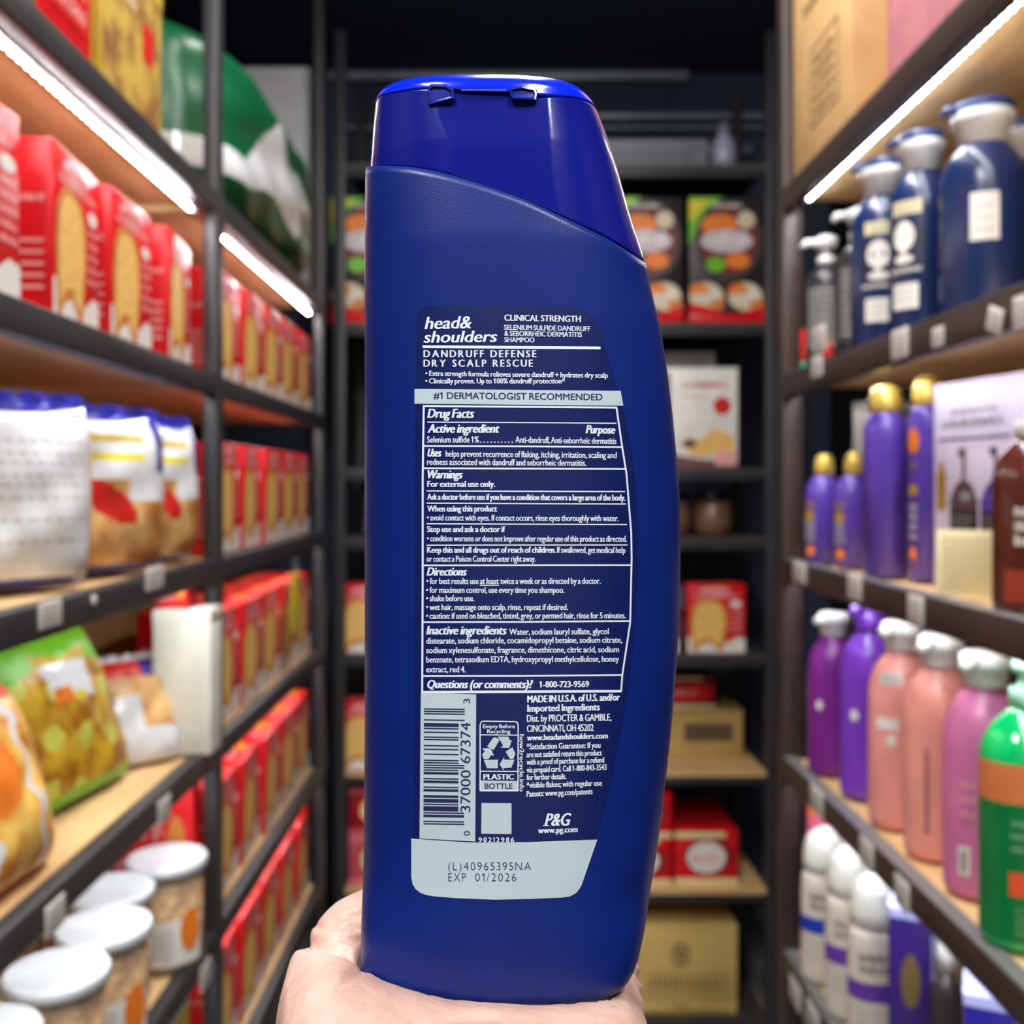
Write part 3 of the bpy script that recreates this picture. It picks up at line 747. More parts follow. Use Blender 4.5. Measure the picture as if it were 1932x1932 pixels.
# ------------------------------------------------------------------ price tags
def ptag(px, py, w, h, side, label, tilt=0, mat=tag_m, rnd=False):
    X = -LW if side < 0 else RW
    Y = X*F/(px-VX); p = P(px, py, Y)
    t = thing('price_tag', label, 'price tag', (X-side*.0005, Y, p.z), 0, 'price tags on the shelf edges')
    t.rotation_euler = (tilt, 0, 0)
    # px size -> metres across the tag face (foreshortened along the aisle)
    wy = w*Y*Y/(abs(X)*F); hz = h*Y/F
    b = MB(); fr = ((0, 0, 0), (0, -side, 0), (0, 0, 1), (-side, 0, 0))
    if rnd:
        b.lathe([(hz*.45, 0), (hz*.5, .001), (hz*.45, .002)], 20)
        b.v = [(-side*z, x, y) for x, y, z in b.v]
        b.build('tag_card', mat, t)
    else:
        b.box((min(0, -side*.002), -wy/2, -hz/2), (max(0, -side*.002), wy/2, hz/2), 0, bevel=.0006)
        b.build('tag_card', mat, t)
        b = MB(); fr = ((-side*.002, 0, 0), (0, -side, 0), (0, 0, 1), (-side, 0, 0))
        for k in range(4): b.scrawl(fr, -wy*.38, -hz*.36+hz*.19*k, wy*.76, hz*.1, 0, .0003, k+int(px))
        b.build('tag_print', grey_t, t)
ptag(290, 1090, 32, 44, -1, 'white price tag on the third left shelf edge, under the middle bread bag')
ptag(92, 1158, 42, 50, -1, 'white price tag on the third left shelf edge, above the green crisp bag')
ptag(175, 1133, 18, 22, -1, 'small round white sticker between two tags on the third left shelf edge', rnd=True)
ptag(308, 1528, 22, 46, -1, 'white price tag on the fourth left shelf edge above the farthest granola tub')
ptag(101, 1728, 36, 58, -1, 'white price tag on the fourth left shelf edge, near the noodle bag')
ptag(386, 1838, 18, 44, -1, 'white price tag on the fifth left shelf edge beside the post')
for a in ((1548, 640, 22, 50, 'long pale tag on the second right shelf edge, upper of two by the post'), (1543, 692, 20, 40, 'pale tag hanging on the second right shelf edge, lower of two by the post'),
          (1700, 648, 30, 56, 'price tag under the tree emblem bottle on the second right shelf edge'), (1772, 636, 20, 38, 'narrow price tag between larger ones on the second right shelf edge'),
          (1880, 604, 28, 46, 'tilted price tag under the largest navy bottle'), (1926, 590, 22, 64, 'price tag on the second right shelf edge at the photo edge'),
          (1510, 1080, 22, 38, 'price tag on the third right shelf edge nearest the post'), (1614, 1108, 24, 48, 'price tag on the third right shelf edge under the tall spray can'),
          (1730, 1150, 28, 54, 'price tag on the third right shelf edge under the lavender box'), (1542, 1512, 22, 50, 'price tag on the fourth right shelf edge nearest the post'),
          (1637, 1612, 24, 54, 'price tag on the fourth right shelf edge under the salmon bottle'), (1704, 1686, 26, 56, 'price tag on the fourth right shelf edge under the peach bottle'),
          (1502, 1875, 20, 44, 'price tag on the bottom right shelf edge nearest the post'), (1535, 1918, 22, 40, 'price tag on the bottom right shelf edge under the white lotion bottles')):
    ptag(a[0], a[1], a[2], a[3], 1, a[4], tilt=.35 if 'tilted' in a[4] else 0)
t = thing('hanging_tag', 'yellow hanging promotion tag on the fourth left shelf, far bay', 'tag', (-LW+.002, 2.135, LA[3]+.215))
MB().box((0, -.035, -.125), (.0015, .035, 0), 0, bevel=.0005).build('tag_card', yellow, t)
MB().box((0, -.02, 0), (.001, .02, .03)).build('tag_clip', clear, t)

# ------------------------------------------------------------------ back unit goods
def noodle_pack(label, x):
    t = thing('noodle_pack', label, 'noodle pack', (x, BY+.03, BL[1]), 0, 'black instant noodle packs at the far end')
    w, h = .102, .345
    b = MB(); b.box((-w, 0, 0), (w, .10, h), 0, bevel=.003)
    fr = ((0, 0, 0), (1, 0, 0), (0, 0, 1), (0, -1, 0))
    b.poly(fr, [(-w, h*.62), (-w, h), (-w*.1, h), (-w*.55, h*.9)], 1, .0005)
    b.poly(fr, [(-w, h*.8), (-w, h*.98), (-w*.4, h*.98)], 2, .0008)
    b.ell(fr, .005, h*.66, .092, .108, 3, .001); b.ell(fr, .005, h*.66, .080, .094, 4, .0013)
    b.ell(fr, -.02, h*.78, .05, .03, 5, .0016); b.ell(fr, .052, h*.82, .024, .024, 6, .0018)
    b.ell(fr, .0, h*.655, .072, .032, 7, .0019); b.scrawl(fr, -.06, h*.63, .12, .035, 8, .0022, 3)
    b.ell(fr, .03, h*.50, .034, .022, 5, .0017); b.ell(fr, -.03, h*.47, .026, .02, 1, .0017); b.scrawl(fr, -.04, h*.92, .08, .012, 8, .0016, 7)
    for c in (-.055, .05):
        b.ell(fr, c, h*.22, .046, .038, 6, .0012); b.ell(fr, c-.02, h*.27, .026, .018, 5, .0015); b.scrawl(fr, c-.03, h*.19, .06, .03, 8, .0018, 4); b.ell(fr, c+.03, h*.16, .02, .016, 9, .0016)
    b.poly(fr, [(-w, 0), (w, 0), (w, h*.15), (w*.1, h*.06), (-w*.4, h*.13), (-w, h*.17)], 10, .002)
    b.build('pack_body', [black_card, green, yellow, M('pack_rim', (60, 50, 50), .5), M('soup_print', (110, 22, 26), .5), orange, M('egg_print', (222, 206, 178), .5), M('pale_print', (206, 192, 200), .5), white_card, cracker_edge, red], t)
    MB().box((-w-.001, -.006, 0), (w+.001, .101, .028), 0, bevel=.001).build('tray', red, t)
for x, l in ((-.365, 'black noodle pack left of the blue bottle at the far end'), (-.15, 'black noodle pack hidden behind the left half of the blue bottle'), (.065, 'black noodle pack hidden behind the right half of the blue bottle'),
             (.405-.02, 'black noodle pack just right of the blue bottle, partly covered by it'), (.605, 'black noodle pack at the right end of the far shelf')):
    noodle_pack(l, x)
def simple_box(name, label, cat, x0, x1, y, z, dd, h, mats, art, grp=None):
    t = thing(name, label, cat, ((x0+x1)/2, y, z), 0, grp); w = (x1-x0)/2
    b = MB(); b.box((-w, 0, 0), (w, dd, h), 0, bevel=.002)
    art(b, ((0, 0, 0), (1, 0, 0), (0, 0, 1), (0, -1, 0)), w, h); b.build('box_body', mats, t)
    MB().box((-w-.0005, -.0005, h-.006), (w+.0005, dd, h+.0008)).build('box_lid', mats[0], t)
    return t
def a_redbox(b, f, w, h):
    for k in range(3): b.scrawl(f, -w*.8, h*(.2+.22*k), w*1.1, h*.13, 1, .0006, k)
    b.ell(f, w*.6, h*.5, w*.25, h*.3, 2)
simple_box('red_box', 'small red box lying on the plain white carton by the steel post', 'box', -.516, -.470, 1.495, LA[3]+.217, .05, .058, RB, a_redbox)
simple_box('red_box', 'red box with pale bars behind the granola tub by the steel post', 'box', -.60, -.47, 1.525, LA[4], .03, .235, RB, a_redbox)
def a_malk(b, f, w, h):
    b.scrawl(f, -w*.45, h*.80, w*1.2, h*.07, 1, .0006, 1); b.ell(f, w*.58, h*.62, w*.24, h*.09, 1); b.scrawl(f, -w*.5, h*.70, w*.8, h*.04, 2, .0006, 2)
    b.poly(f, [(-w*.4, h*.22), (0, h*.30), (w*.4, h*.40), (w*.9, h*.32), (w*.9, h*.14), (-w*.2, h*.12)], 3, .0008); b.ell(f, -w*.3, h*.25, w*.2, h*.05, 4, .001)
    b.poly(f, [(-w, 0), (w, 0), (w, h*.06), (0, h*.09), (-w, h*.16)], 5, .0008); b.rect(f, w*.4, h*.03, w*.95, h*.17, 2, .0012); b.rect(f, -w, 0, -w*.8, h*.95, 4, .0005)
simple_box('biscuit_box', 'white biscuit box with red lettering and a biscuit picture at the far end', 'biscuit box', .435, .640, BY+.05, BL[2], .08, .275, [white_card, red_p, pink_print, cracker, brown_art, M('brown_wave', (110, 72, 66), .5)], a_malk)
crb = -PI/2
cr(-.365, BY+.02, BL[4], 'red cracker box at the left end of the far unit, upper of two', crb)
cr(-.365, BY+.02, BL[5], 'red cracker box at the left end of the far unit, lower of two', crb)
cr(.575, BY+.02, BL[4], 'red cracker box right of the blue bottle at the far end', crb)
cr(.395, BY+.02, BL[4], 'red cracker box at the far end, covered by the blue bottle', crb)
def a_dark(b, f, w, h):
    b.rect(f, -w*.2, h*.35, w*.8, h*.72, 1, .0006)
simple_box('kraft_carton', 'dull brown carton under two red boxes on the far unit', 'carton', .40, .675, BY+.14, BL[5], .24, .135, [kraft_d, ink], a_dark)
def a_oval(b, f, w, h):
    b.ell(f, 0, h*.52, w*.62, h*.30, 1, .0006); b.scrawl(f, -w*.42, h*.42, w*.84, h*.22, 2, .0009, 3); b.ell(f, w*.1, h*.55, w*.8, h*.36, 3, .0005)
    b.rect(f, -w, 0, w, h*.14, 4, .0008); b.rect(f, -w, h*.88, w*.6, h, 4, .0008)
OV = [red, white_card, pink_print, dark_red, cream]
go = 'red and cream boxes on the far unit'
simple_box('wafer_box', 'red box on the dull carton, far unit, right of the blue bottle', 'wafer box', .42, .60, BY+.15, BL[5]+.137, .12, .09, [dark_red, red, pink_print, red, cream], a_oval, go)
simple_box('wafer_box', 'red and cream box on the lowest seen shelf, right of its stack', 'wafer box', .465, .635, BY+.03, BL[6], .30, .145, OV, a_oval, go)
simple_box('wafer_box', 'red and cream box at the foot of the stack by the bottle edge', 'wafer box', .285, .455, BY+.03, BL[6], .30, .125, OV, a_oval, go)
simple_box('wafer_box', 'red and cream box topping the stack by the bottle edge', 'wafer box', .285, .455, BY+.03, BL[6]+.127, .30, .125, OV, a_oval, go)
OVp = [M('rose_card', (206, 84, 98), .45), cream, white_card, dark_red, M('rose_card2', (220, 120, 128), .45)]
simple_box('wafer_box', 'rosy box with white roundel left of the hand, lower of two', 'wafer box', -.42, -.26, BY+.03, BL[6], .25, .135, OVp, a_oval, go)
simple_box('wafer_box', 'rosy box with white roundel left of the hand, upper of two', 'wafer box', -.42, -.26, BY+.03, BL[6]+.137, .25, .125, [dark_red, cream, white_card, red, M('rose_card', (206, 84, 98), .45)], a_oval, go)
def a_cart(b, f, w, h):
    b.ell(f, w*.22, h*.62, w*.13, h*.16, 1, .0006); b.ell(f, w*.22, h*.62, w*.09, h*.115, 0, .0009); b.rect(f, w*.17, h*.55, w*.27, h*.69, 1, .0011)
    b.ell(f, -w*.52, h*.55, w*.14, h*.07, 1, .0006)
    for k in range(14): b.rect(f, -w*.18+w*.07*k, h*.16, -w*.15+w*.07*k, h*.30, 1, .0007)
    for q in ((-.24, .12, .84, .13), (-.24, .33, .84, .34), (-.24, .12, -.225, .34), (.825, .12, .84, .34)): b.rect(f, w*q[0], h*q[1], w*q[2], h*q[3], 1, .0007)
KC = [M('kraft_bright', (206, 176, 104), .7, var=(196, 166, 94), scale=14), M('kraft_ink', (120, 98, 58), .7)]
zc = Z(-1.192)
simple_box('kraft_carton', 'large tan carton with handling symbols at the far end, upper of two', 'carton', .24, .632, BY+.02, zc-.2, .30, .2, KC, a_cart)
simple_box('kraft_carton', 'large tan carton at the far end, lower of two stacked', 'carton', .24, .632, BY+.02, BL[7], .30, zc-.202-BL[7], KC, a_cart)
jm = M('brown_jar_print', (112, 84, 64), .3)
for x, l in ((.47, 'squat brown jar partly covered by the blue bottle at the far end'), (.585, 'squat brown jar to the right on the far unit')):
    t = thing('brown_jar', l, 'jar', (x, BY+.12, BL[3]), 0, 'squat brown jars on the far unit')
    MB().lathe([(.04, 0), (.052, .004), (.054, .03), (.052, .085), (.044, .095)], 24).build('jar_body', jm, t)
    MB().lathe([(.045, .095), (.046, .118), (.04, .121), (.001, .122)], 24).build('jar_lid', black, t)
def vial(label, x, y, z, r, h, mat, cmat):
    t = thing('small_bottle', label, 'bottle', (x, y, z), 0, 'small bottles at the back of the far unit')
    MB().lathe([(r*.9, 0), (r, .003), (r, h*.7), (r*.6, h*.78), (r*.4, h*.8)], 18).build('bottle_body', mat, t)
    MB().lathe([(r*.5, h*.79), (r*.52, h*.97), (r*.4, h)], 16).build('bottle_cap', cmat, t)
peri = M('periwinkle_plastic', (150, 150, 246), .3); cy = M('cyan_plastic', (60, 180, 220), .3); pale = M('pale_violet_plastic', (206, 206, 236), .3); mint = M('mint_plastic', (170, 240, 206), .3)
for a in ((.66, BL[2], .022, .2, peri, pale, 'periwinkle bottle right of the white biscuit box'), (.655, BL[3], .02, .16, cy, peri, 'cyan and periwinkle bottle right of the brown jars'),
          (.70-.01, BL[4], .018, .19, pale, M('plum_cap', (90, 50, 110), .3), 'pale bottle right of the far red cracker box'), (.44, BL[4], .03, .24, peri, pale, 'periwinkle bottle behind the far red cracker box, left'),
          (.51, BL[4], .03, .22, cy, peri, 'cyan bottle behind the far red cracker box, middle'), (.40, BL[3], .03, .15, pale, pale, 'pale bottle behind the squat jars'),
          (-.40, BL[3], .016, .15, pale, red_p, 'pale bottle with red cap at the far left'), (-.345, BL[3], .016, .15, teal, orange, 'teal bottle with orange cap at the far left'),
          (-.34, BL[2], .018, .13, M('dark_bottle', (30, 44, 60), .3), pale, 'dark bottle at the far left, second shelf')):
    vial(a[6], a[0], BY+.30, a[1], a[2], a[3], a[4], a[5])
def a_plain(b, f, w, h): b.rect(f, -w*.8, h*.25, w*.8, h*.7, 1, .0006)
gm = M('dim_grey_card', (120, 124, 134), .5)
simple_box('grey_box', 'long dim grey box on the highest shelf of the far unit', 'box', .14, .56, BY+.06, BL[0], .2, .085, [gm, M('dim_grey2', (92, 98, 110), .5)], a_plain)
simple_box('grey_box', 'pale grey box under the noodle shelf, right of the blue bottle', 'box', .39, .60, BY+.16, BL[2]+.277, .2, .055, [grey_l, grey_t], a_plain)
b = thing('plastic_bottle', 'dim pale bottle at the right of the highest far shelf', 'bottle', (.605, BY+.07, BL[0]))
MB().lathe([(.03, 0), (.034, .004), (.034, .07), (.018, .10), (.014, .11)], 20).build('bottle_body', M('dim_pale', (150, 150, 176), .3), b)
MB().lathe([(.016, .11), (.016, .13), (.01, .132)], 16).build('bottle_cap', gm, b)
for k, (x, h, l) in enumerate(((.69, .2, 'dark green can beside the rightmost noodle pack'), )):
    t = thing('green_can', l, 'can', (x-.0, BY+.2, BL[1]))
    MB().lathe([(.028, 0), (.03, .004), (.03, h-.01), (.026, h)], 20).build('can_body', M('blue_can', (70, 84, 120), .4), t)
    MB().lathe([(.0305, h*.5), (.0305, h*.7)], 20, cap=False).build('can_label', cream, t)
# ------------------------------------------------------------------ the shampoo bottle in the hand
YC = .265
def interp(tab, t):
    if t <= tab[0][0]: return tab[0][1]
    for (a, b), (c, d) in zip(tab, tab[1:]):
        if t <= c:
            k = (t-a)/(c-a); return b+(d-b)*k
    return tab[-1][1]
def smooth_tab(tab, n=3):
    """Catmull-Rom resampling, so the outline bends smoothly."""
    out = []
    for i in range(len(tab)-1):
        p0, p1, p2, p3 = tab[max(i-1, 0)], tab[i], tab[i+1], tab[min(i+2, len(tab)-1)]
        for k in range(6):
            t = k/6; x = p1[0]+(p2[0]-p1[0])*t
            m1 = (p2[1]-p0[1])/max(p2[0]-p0[0], 1e-6)*(p2[0]-p1[0]); m2 = (p3[1]-p1[1])/max(p3[0]-p1[0], 1e-6)*(p2[0]-p1[0])
            h = 2*t**3-3*t*t+1; g = t**3-2*t*t+t; q = -2*t**3+3*t*t; r = t**3-t*t
            out.append((x, h*p1[1]+g*m1+q*p2[1]+r*m2))
    return out+[tab[-1]]
K = YC/F
def zt(py): return (VY-py)*K          # heights relative to the eye, at the bottle's middle plane
def xt(px): return (px-VX)*K
# outline of the narrow edges (height, x)
right_px = [(1823, 1170), (1790, 1190), (1740, 1206), (1690, 1218), (1590, 1236), (1480, 1250), (1370, 1262), (1250, 1272), (1150, 1277), (1040, 1279.5), (950, 1278.5), (880, 1274), (760, 1262), (640, 1245), (560, 1227), (520, 1219), (490, 1212), (420, 1190), (310, 1160), (225, 1130), (196, 1114), (176, 1103)]
left_px = [(1823, 688), (1700, 688), (1500, 690), (1300, 691), (900, 691), (500, 691), (318, 692)]
left_cap = [(500, 703), (315, 700), (250, 704), (200, 708.5), (186, 711), (176, 716)]
RT = smooth_tab(sorted([(zt(y), xt(x)) for y, x in right_px]))
LT = sorted([(zt(y), xt(x)) for y, x in left_px]); LC = sorted([(zt(y), xt(x)) for y, x in left_cap])
ZB, ZTOP = -.1272, .1033
DEP = [(-.1272, .0222), (-.11, .0232), (-.06, .0238), (.02, .0238), (.06, .0225), (.085, .0195), (.1033, .0168)]
def nb(z):
    k = max(0, min(1, (-.098-z)/.025)); return 2.6+1.5*k*k*(3-2*k)
def body_ca(z):
    l, r = interp(LT, z), interp(RT, z); k = 1.0
    if z < ZB+.005: q = (ZB+.005-z)/.005; k = 1-.055*(1-math.sqrt(max(0, 1-q*q)))
    return (l+r)/2, (r-l)/2*k, interp(DEP, z)*(k if k == 1 else 1-(1-k)*2.2)
def cap_ca(z):
    l, r = interp(LC, z), interp(RT, z)
    return (l+r)/2, (r-l)/2-.0003, interp(DEP, z)-.0010
def front(x, z, fn=body_ca):
    c, a, b = fn(z); u = min(.999, abs((x-c)/a))
    n = nb(z); return YC-b*(1-u**n)**(1/n)
def on_front(px, py, fn):
    y = .25
    for _ in range(12): y = front((px-VX)*y/F, (VY-py)*y/F, fn)
    return ((px-VX)*y/F, (VY-py)*y/F)
SEAM = smooth_tab([on_front(px, py, body_ca) for px, py in ((693, 313), (700, 312), (725, 311), (750, 312), (786, 315), (845, 327), (890, 340), (950, 360), (991, 375), (1050, 402), (1100, 426), (1144, 448), (1180, 470), (1205, 488))])
LSEAM = smooth_tab([on_front(px, py, cap_ca) for px, py in ((714, 184), (730, 178), (760, 172), (800, 167), (860, 169), (960, 172), (1015, 180), (1050, 182), (1080, 184), (1098, 187))])
CH_L = [(zt(322), xt(852)), (zt(312), xt(846)), (zt(270), xt(828)), (zt(228), xt(820)), (zt(160), xt(818))]
CH_R = [(zt(470), xt(1060)), (zt(390), xt(1048)), (zt(215), xt(1035)), (zt(160), xt(1030))]
CH_L.sort(); CH_R.sort()
def spow(v, p): return math.copysign(abs(v)**p, v)
def loft(fn, zlow, zhigh, rows, segs, chord=False, bend=None):
    vs = []; fs = []
    for j in range(rows+1):
        v = j/rows
        if bend: v = bend(v)
        for i in range(segs):
            t = 2*PI*i/segs; z = 0; x = 0; v0 = zlow(0)+(zhigh(0)-zlow(0))*v; n_ = nb(v0); cx, cy = spow(math.cos(t), 2/n_), spow(math.sin(t), 2/n_)
            for _ in range(8):
                c, a, b = fn(z); x = c+a*cx
                lo_, hi_ = zlow(x), zhigh(x); z = lo_+(hi_-lo_)*v
            c, a, b = fn(z); x = c+a*cx; y = YC+b*cy
            if chord and cy < 0:
                xl, xr = interp(CH_L, z), interp(CH_R, z)
                if xl < x < xr:
                    k = (x-xl)/(xr-xl); yl, yr = front(xl, z, fn), front(xr, z, fn)
                    y = max(y, (yl+(yr-yl)*k)-.0002)
            vs.append((x, y, z))
    for j in range(rows):
        for i in range(segs):
            i2 = (i+1) % segs; fs.append([j*segs+i, j*segs+i2, (j+1)*segs+i2, (j+1)*segs+i])
    fs += [list(range(segs))[::-1], [rows*segs+i for i in range(segs)]]
    return vs, fs
bottle_blue = M('bottle_blue', (11, 37, 118), .37, var=(10, 34, 111), scale=60, bump=.05, bscale=2200, spec=.32)
cap_blue = M('cap_blue', (10, 20, 128), .16, var=(9, 18, 120), scale=20, coat=.4)
lid_lit_blue = M('lid_lit_blue', (4, 40, 235), .14, coat=.3, var=(4, 36, 220), scale=20)  # overhead light on the translucent lid, put into a brighter base blue
BO = thing('shampoo_bottle', 'large dark blue shampoo bottle held upright, back label with drug facts towards us', 'shampoo bottle', (0, YC, CZ+ZB))
OFF = Vector((0, -YC, -ZB))
def local(vs): return [Vector(v)+OFF for v in vs]
vs, fs = loft(body_ca, lambda x: ZB, lambda x: interp(SEAM, x)-.0002, 110, 168, bend=lambda v: v if v > .05 else .05*(v/.05)**1.6)
MB().add(local(vs), fs, 0, True).build('bottle_body', bottle_blue, BO)
vs, fs = loft(cap_ca, lambda x: interp(SEAM, x)+.0003, lambda x: interp(LSEAM, x)-.0001, 48, 320, chord=True)
capo = MB().add(local(vs), fs, 0, True).build('cap', cap_blue, BO)
def lid_ca(z):
    q = max(0, (z-.0985)/(ZTOP-.0985)); s = .0035*(1-math.sqrt(max(0, 1-min(1, q)**2)))
    c, a, b = cap_ca(z); return c, a-s*1.0+.0001, b-s*1.6+.0001
vs, fs = loft(lid_ca, lambda x: interp(LSEAM, x)+.00005, lambda x: ZTOP-.0000, 16, 200, bend=lambda v: 1-(1-v)**1.6)
lido = MB().add(local(vs), fs, 0, True).build('flip_lid', lid_lit_blue, BO)
def hit(px, py, off=.0003, fn=body_ca):
    dx, dz = (px-VX)/F, (VY-py)/F; y = .245
    for _ in range(14): y = front(dx*y, dz*y, fn)
    y -= off
    return Vector((dx*y, y, dz*y))+OFF
def panel(mb, pts, mat=0, off=.00010, step=12, fn=body_ca):
    bm = bmesh.new(); bm.faces.new([bm.verts.new((x, y, 0)) for x, y in pts])
    bmesh.ops.triangulate(bm, faces=bm.faces[:])
    for _ in range(7):
        e = [e for e in bm.edges if e.calc_length() > step*1.5]
        if not e: break
        bmesh.ops.subdivide_edges(bm, edges=e, cuts=1); bmesh.ops.triangulate(bm, faces=[f for f in bm.faces if len(f.verts) > 3])
    bm.verts.index_update(); bm.normal_update()
    vs = [hit(v.co.x, v.co.y, off, fn) for v in bm.verts]
    fs = [[v.index for v in (f.verts if f.normal.z < 0 else reversed(f.verts))] for f in bm.faces]
    mb.add(vs, fs, mat, False); bm.free()
# hinge tabs of the lid
for pts, nm in (([(806, 164), (814, 158), (842, 159), (857, 170), (859, 186), (820, 196), (808, 198)], 'hinge'), ([(962, 166), (985, 162), (1012, 168), (1015, 176), (1013, 190), (965, 186), (961, 178)], 'hinge')):
    b = MB(); n = len(pts); cx_ = sum(p[0] for p in pts)/n; cy_ = sum(p[1] for p in pts)/n
    rim = [hit(x, y, .0001, cap_ca) for x, y in pts]; fr_ = [hit(cx_+(x-cx_)*.93, cy_+(y-cy_)*.9, .0009, cap_ca) for x, y in pts]
    inn = [hit(cx_+(x-cx_)*.80, cy_+(y-cy_)*.74, .0009, cap_ca) for x, y in pts]; dp = [hit(cx_+(x-cx_)*.72, cy_+(y-cy_)*.62, .0003, cap_ca) for x, y in pts]
    vv = rim+fr_+inn+dp; ff = []
    for r_ in range(3):
        for i in range(n): j = (i+1) % n; ff.append([r_*n+j, r_*n+i, (r_+1)*n+i, (r_+1)*n+j])
    ff.append([3*n+i for i in range(n)][::-1])
    b.add(vv, ff, 0, False).build(nm, M('hinge_blue', (16, 32, 140), .12, coat=.5), lido)
b = MB(); panel(b, [(870, 168), (956, 168), (956, 171), (870, 171)], 0, .0007, 12, cap_ca); b.build('hinge_strip', M('hinge_strip_blue', (60, 90, 210), .2), lido)
# ---- back label
label_m = M('label_blue', (12, 26, 88), .30, var=(15, 31, 97), scale=500, thr=(.55, .75), bump=.10, bscale=2600, spec=.55)
print_w = M('label_white_ink', (226, 236, 248), .5, var=(220, 230, 244))
print_l = M('label_silver_ink', (188, 206, 216), .42, var=(182, 200, 210), scale=40)
print_n = M('label_navy_ink', (26, 36, 84), .5)
print_g = M('label_grey_ink', (160, 172, 200), .5)
LB = MB()
panel(LB, [(784, 720), (784, 600), (792, 582), (812, 576), (1070, 578), (1095, 583), (1118, 598), (1133, 622), (1146, 665), (1158, 710), (1178, 780), (1192, 850), (1201, 930), (1204, 1020), (1203, 1090), (1196, 1210), (1184, 1310), (1166, 1410), (1145, 1510), (1127, 1583), (1060, 1590), (940, 1592), (860, 1590), (780, 1583)], 0, .00005, 10)
label_o = LB.build('back_label', label_m, BO)
WP = MB(); NP = MB(); NB_ = MB(); NR = MB(); NC = MB(); LPS = {}
def LPm(k): return LPS.setdefault(k, MB())
panel(LPm('banner_panel'), [(782, 733.7), (1171, 737.4), (1176, 765.5), (782, 761.7)], 0)
panel(LPm('barcode_panel'), [(794, 1307), (898.4, 1310.3), (896.6, 1587.7), (791.5, 1582)], 0)
panel(LPm('batch_code_panel'), [(776, 1582), (843.7, 1587), (893, 1589.6), (997, 1588.8), (1127, 1584), (1098, 1668), (1094, 1676), (1089, 1683), (1082, 1688), (1074, 1691.5), (1060, 1693.5), (1000, 1696), (935, 1697.5), (860, 1694.5), (818, 1691), (804, 1688.5), (793, 1684.5), (784, 1677.5), (778.5, 1668), (776, 1655)], 0)
panel(LPm('blank_square'), [(908.5, 1515), (965, 1515.5), (965, 1573.6), (908, 1573)], 0)
panel(LPm('recycling_strip'), [(905.8, 1472.5), (977, 1473.5), (977, 1492), (905.8, 1491.5)], 0)
def line(mb, pts, w, off=.00014):
    for (x0, y0), (x1, y1) in zip(pts, pts[1:]):
        d = Vector((x1-x0, y1-y0)).normalized(); nx, ny = -d.y*w/2, d.x*w/2
        panel(mb, [(x0+nx, y0+ny), (x1+nx, y1+ny), (x1-nx, y1-ny), (x0-nx, y0-ny)], 0, off, 14)
line(WP, [(797, 654), (1133, 656.5)], 5)
line(WP, [(798, 766), (1164, 769)], 3.4)
line(WP, [(1163, 768), (1174, 844), (1182, 894), (1191, 1006), (1191.7, 1055), (1189, 1174.5), (1174, 1274), (1172, 1304)], 3.2)
line(WP, [(799.5, 766), (797.5, 900), (797.5, 1100), (796.5, 1308)], 3.6)
line(WP, [(795, 1306), (1173, 1304)], 4.6)
for x0, x1, y, w in ((806, 1163, 797, 2), (799, 1174, 842, 3), (799, 1182, 884, 3), (805, 1179, 926.8, 2.2), (805, 1181, 950, 2.2), (805, 1183, 988.8, 2.2), (805, 1184, 1028, 2.2), (799, 1190, 1066.2, 3), (798, 1188, 1173.2, 3), (797, 1174, 1275, 3)):
    line(WP, [(x0, y+(-.6 if y < 1000 else .6)), ((x0+x1)/2, y+(.2 if y < 1000 else .3)), (x1, y+(1.6 if y < 870 else .8 if y < 1000 else .2 if y < 1150 else -1.5))], w)
line(WP, [(905.3, 1104.2), (941.3, 1104.2)], 1.4)
# text
def glyphs(s, bold, flag=True):
    c = bpy.data.curves.new('t', 'FONT'); c.body = s; c.size = 1; c.offset = bold; c.resolution_u = 3; c.space_word = .72
    o = bpy.data.objects.new('t', c); COL.objects.link(o)
    bpy.context.view_layer.update()
    dg = bpy.context.evaluated_depsgraph_get(); me = bpy.data.meshes.new_from_object(o.evaluated_get(dg))
    vs = [v.co.copy() for v in me.vertices]; fs = [list(p.vertices) for p in me.polygons]
    bpy.data.objects.remove(o); bpy.data.curves.remove(c); bpy.data.meshes.remove(me)
    if flag and len(s) > 0:
        one, _ = glyphs('1', 0, False); w1 = max(v.x for v in one)-min(v.x for v in one); top = max(v.y for v in one)
        for i_, ch in enumerate(s):
            if ch != '1': continue
            pre = vs if i_ == len(s)-1 else glyphs(s[:i_+1], 0, False)[0]
            xl = max(v.x for v in pre)-w1+.01; n = len(vs)
            vs += [Vector(q+(0,)) for q in ((xl, top), (xl-.13, top-.13), (xl-.13, top-.23), (xl, top-.12))]; fs.append([n, n+1, n+2, n+3])
    return vs, fs
hv, _ = glyphs('H', 0); CAPH = max(v.y for v in hv)-min(v.y for v in hv)
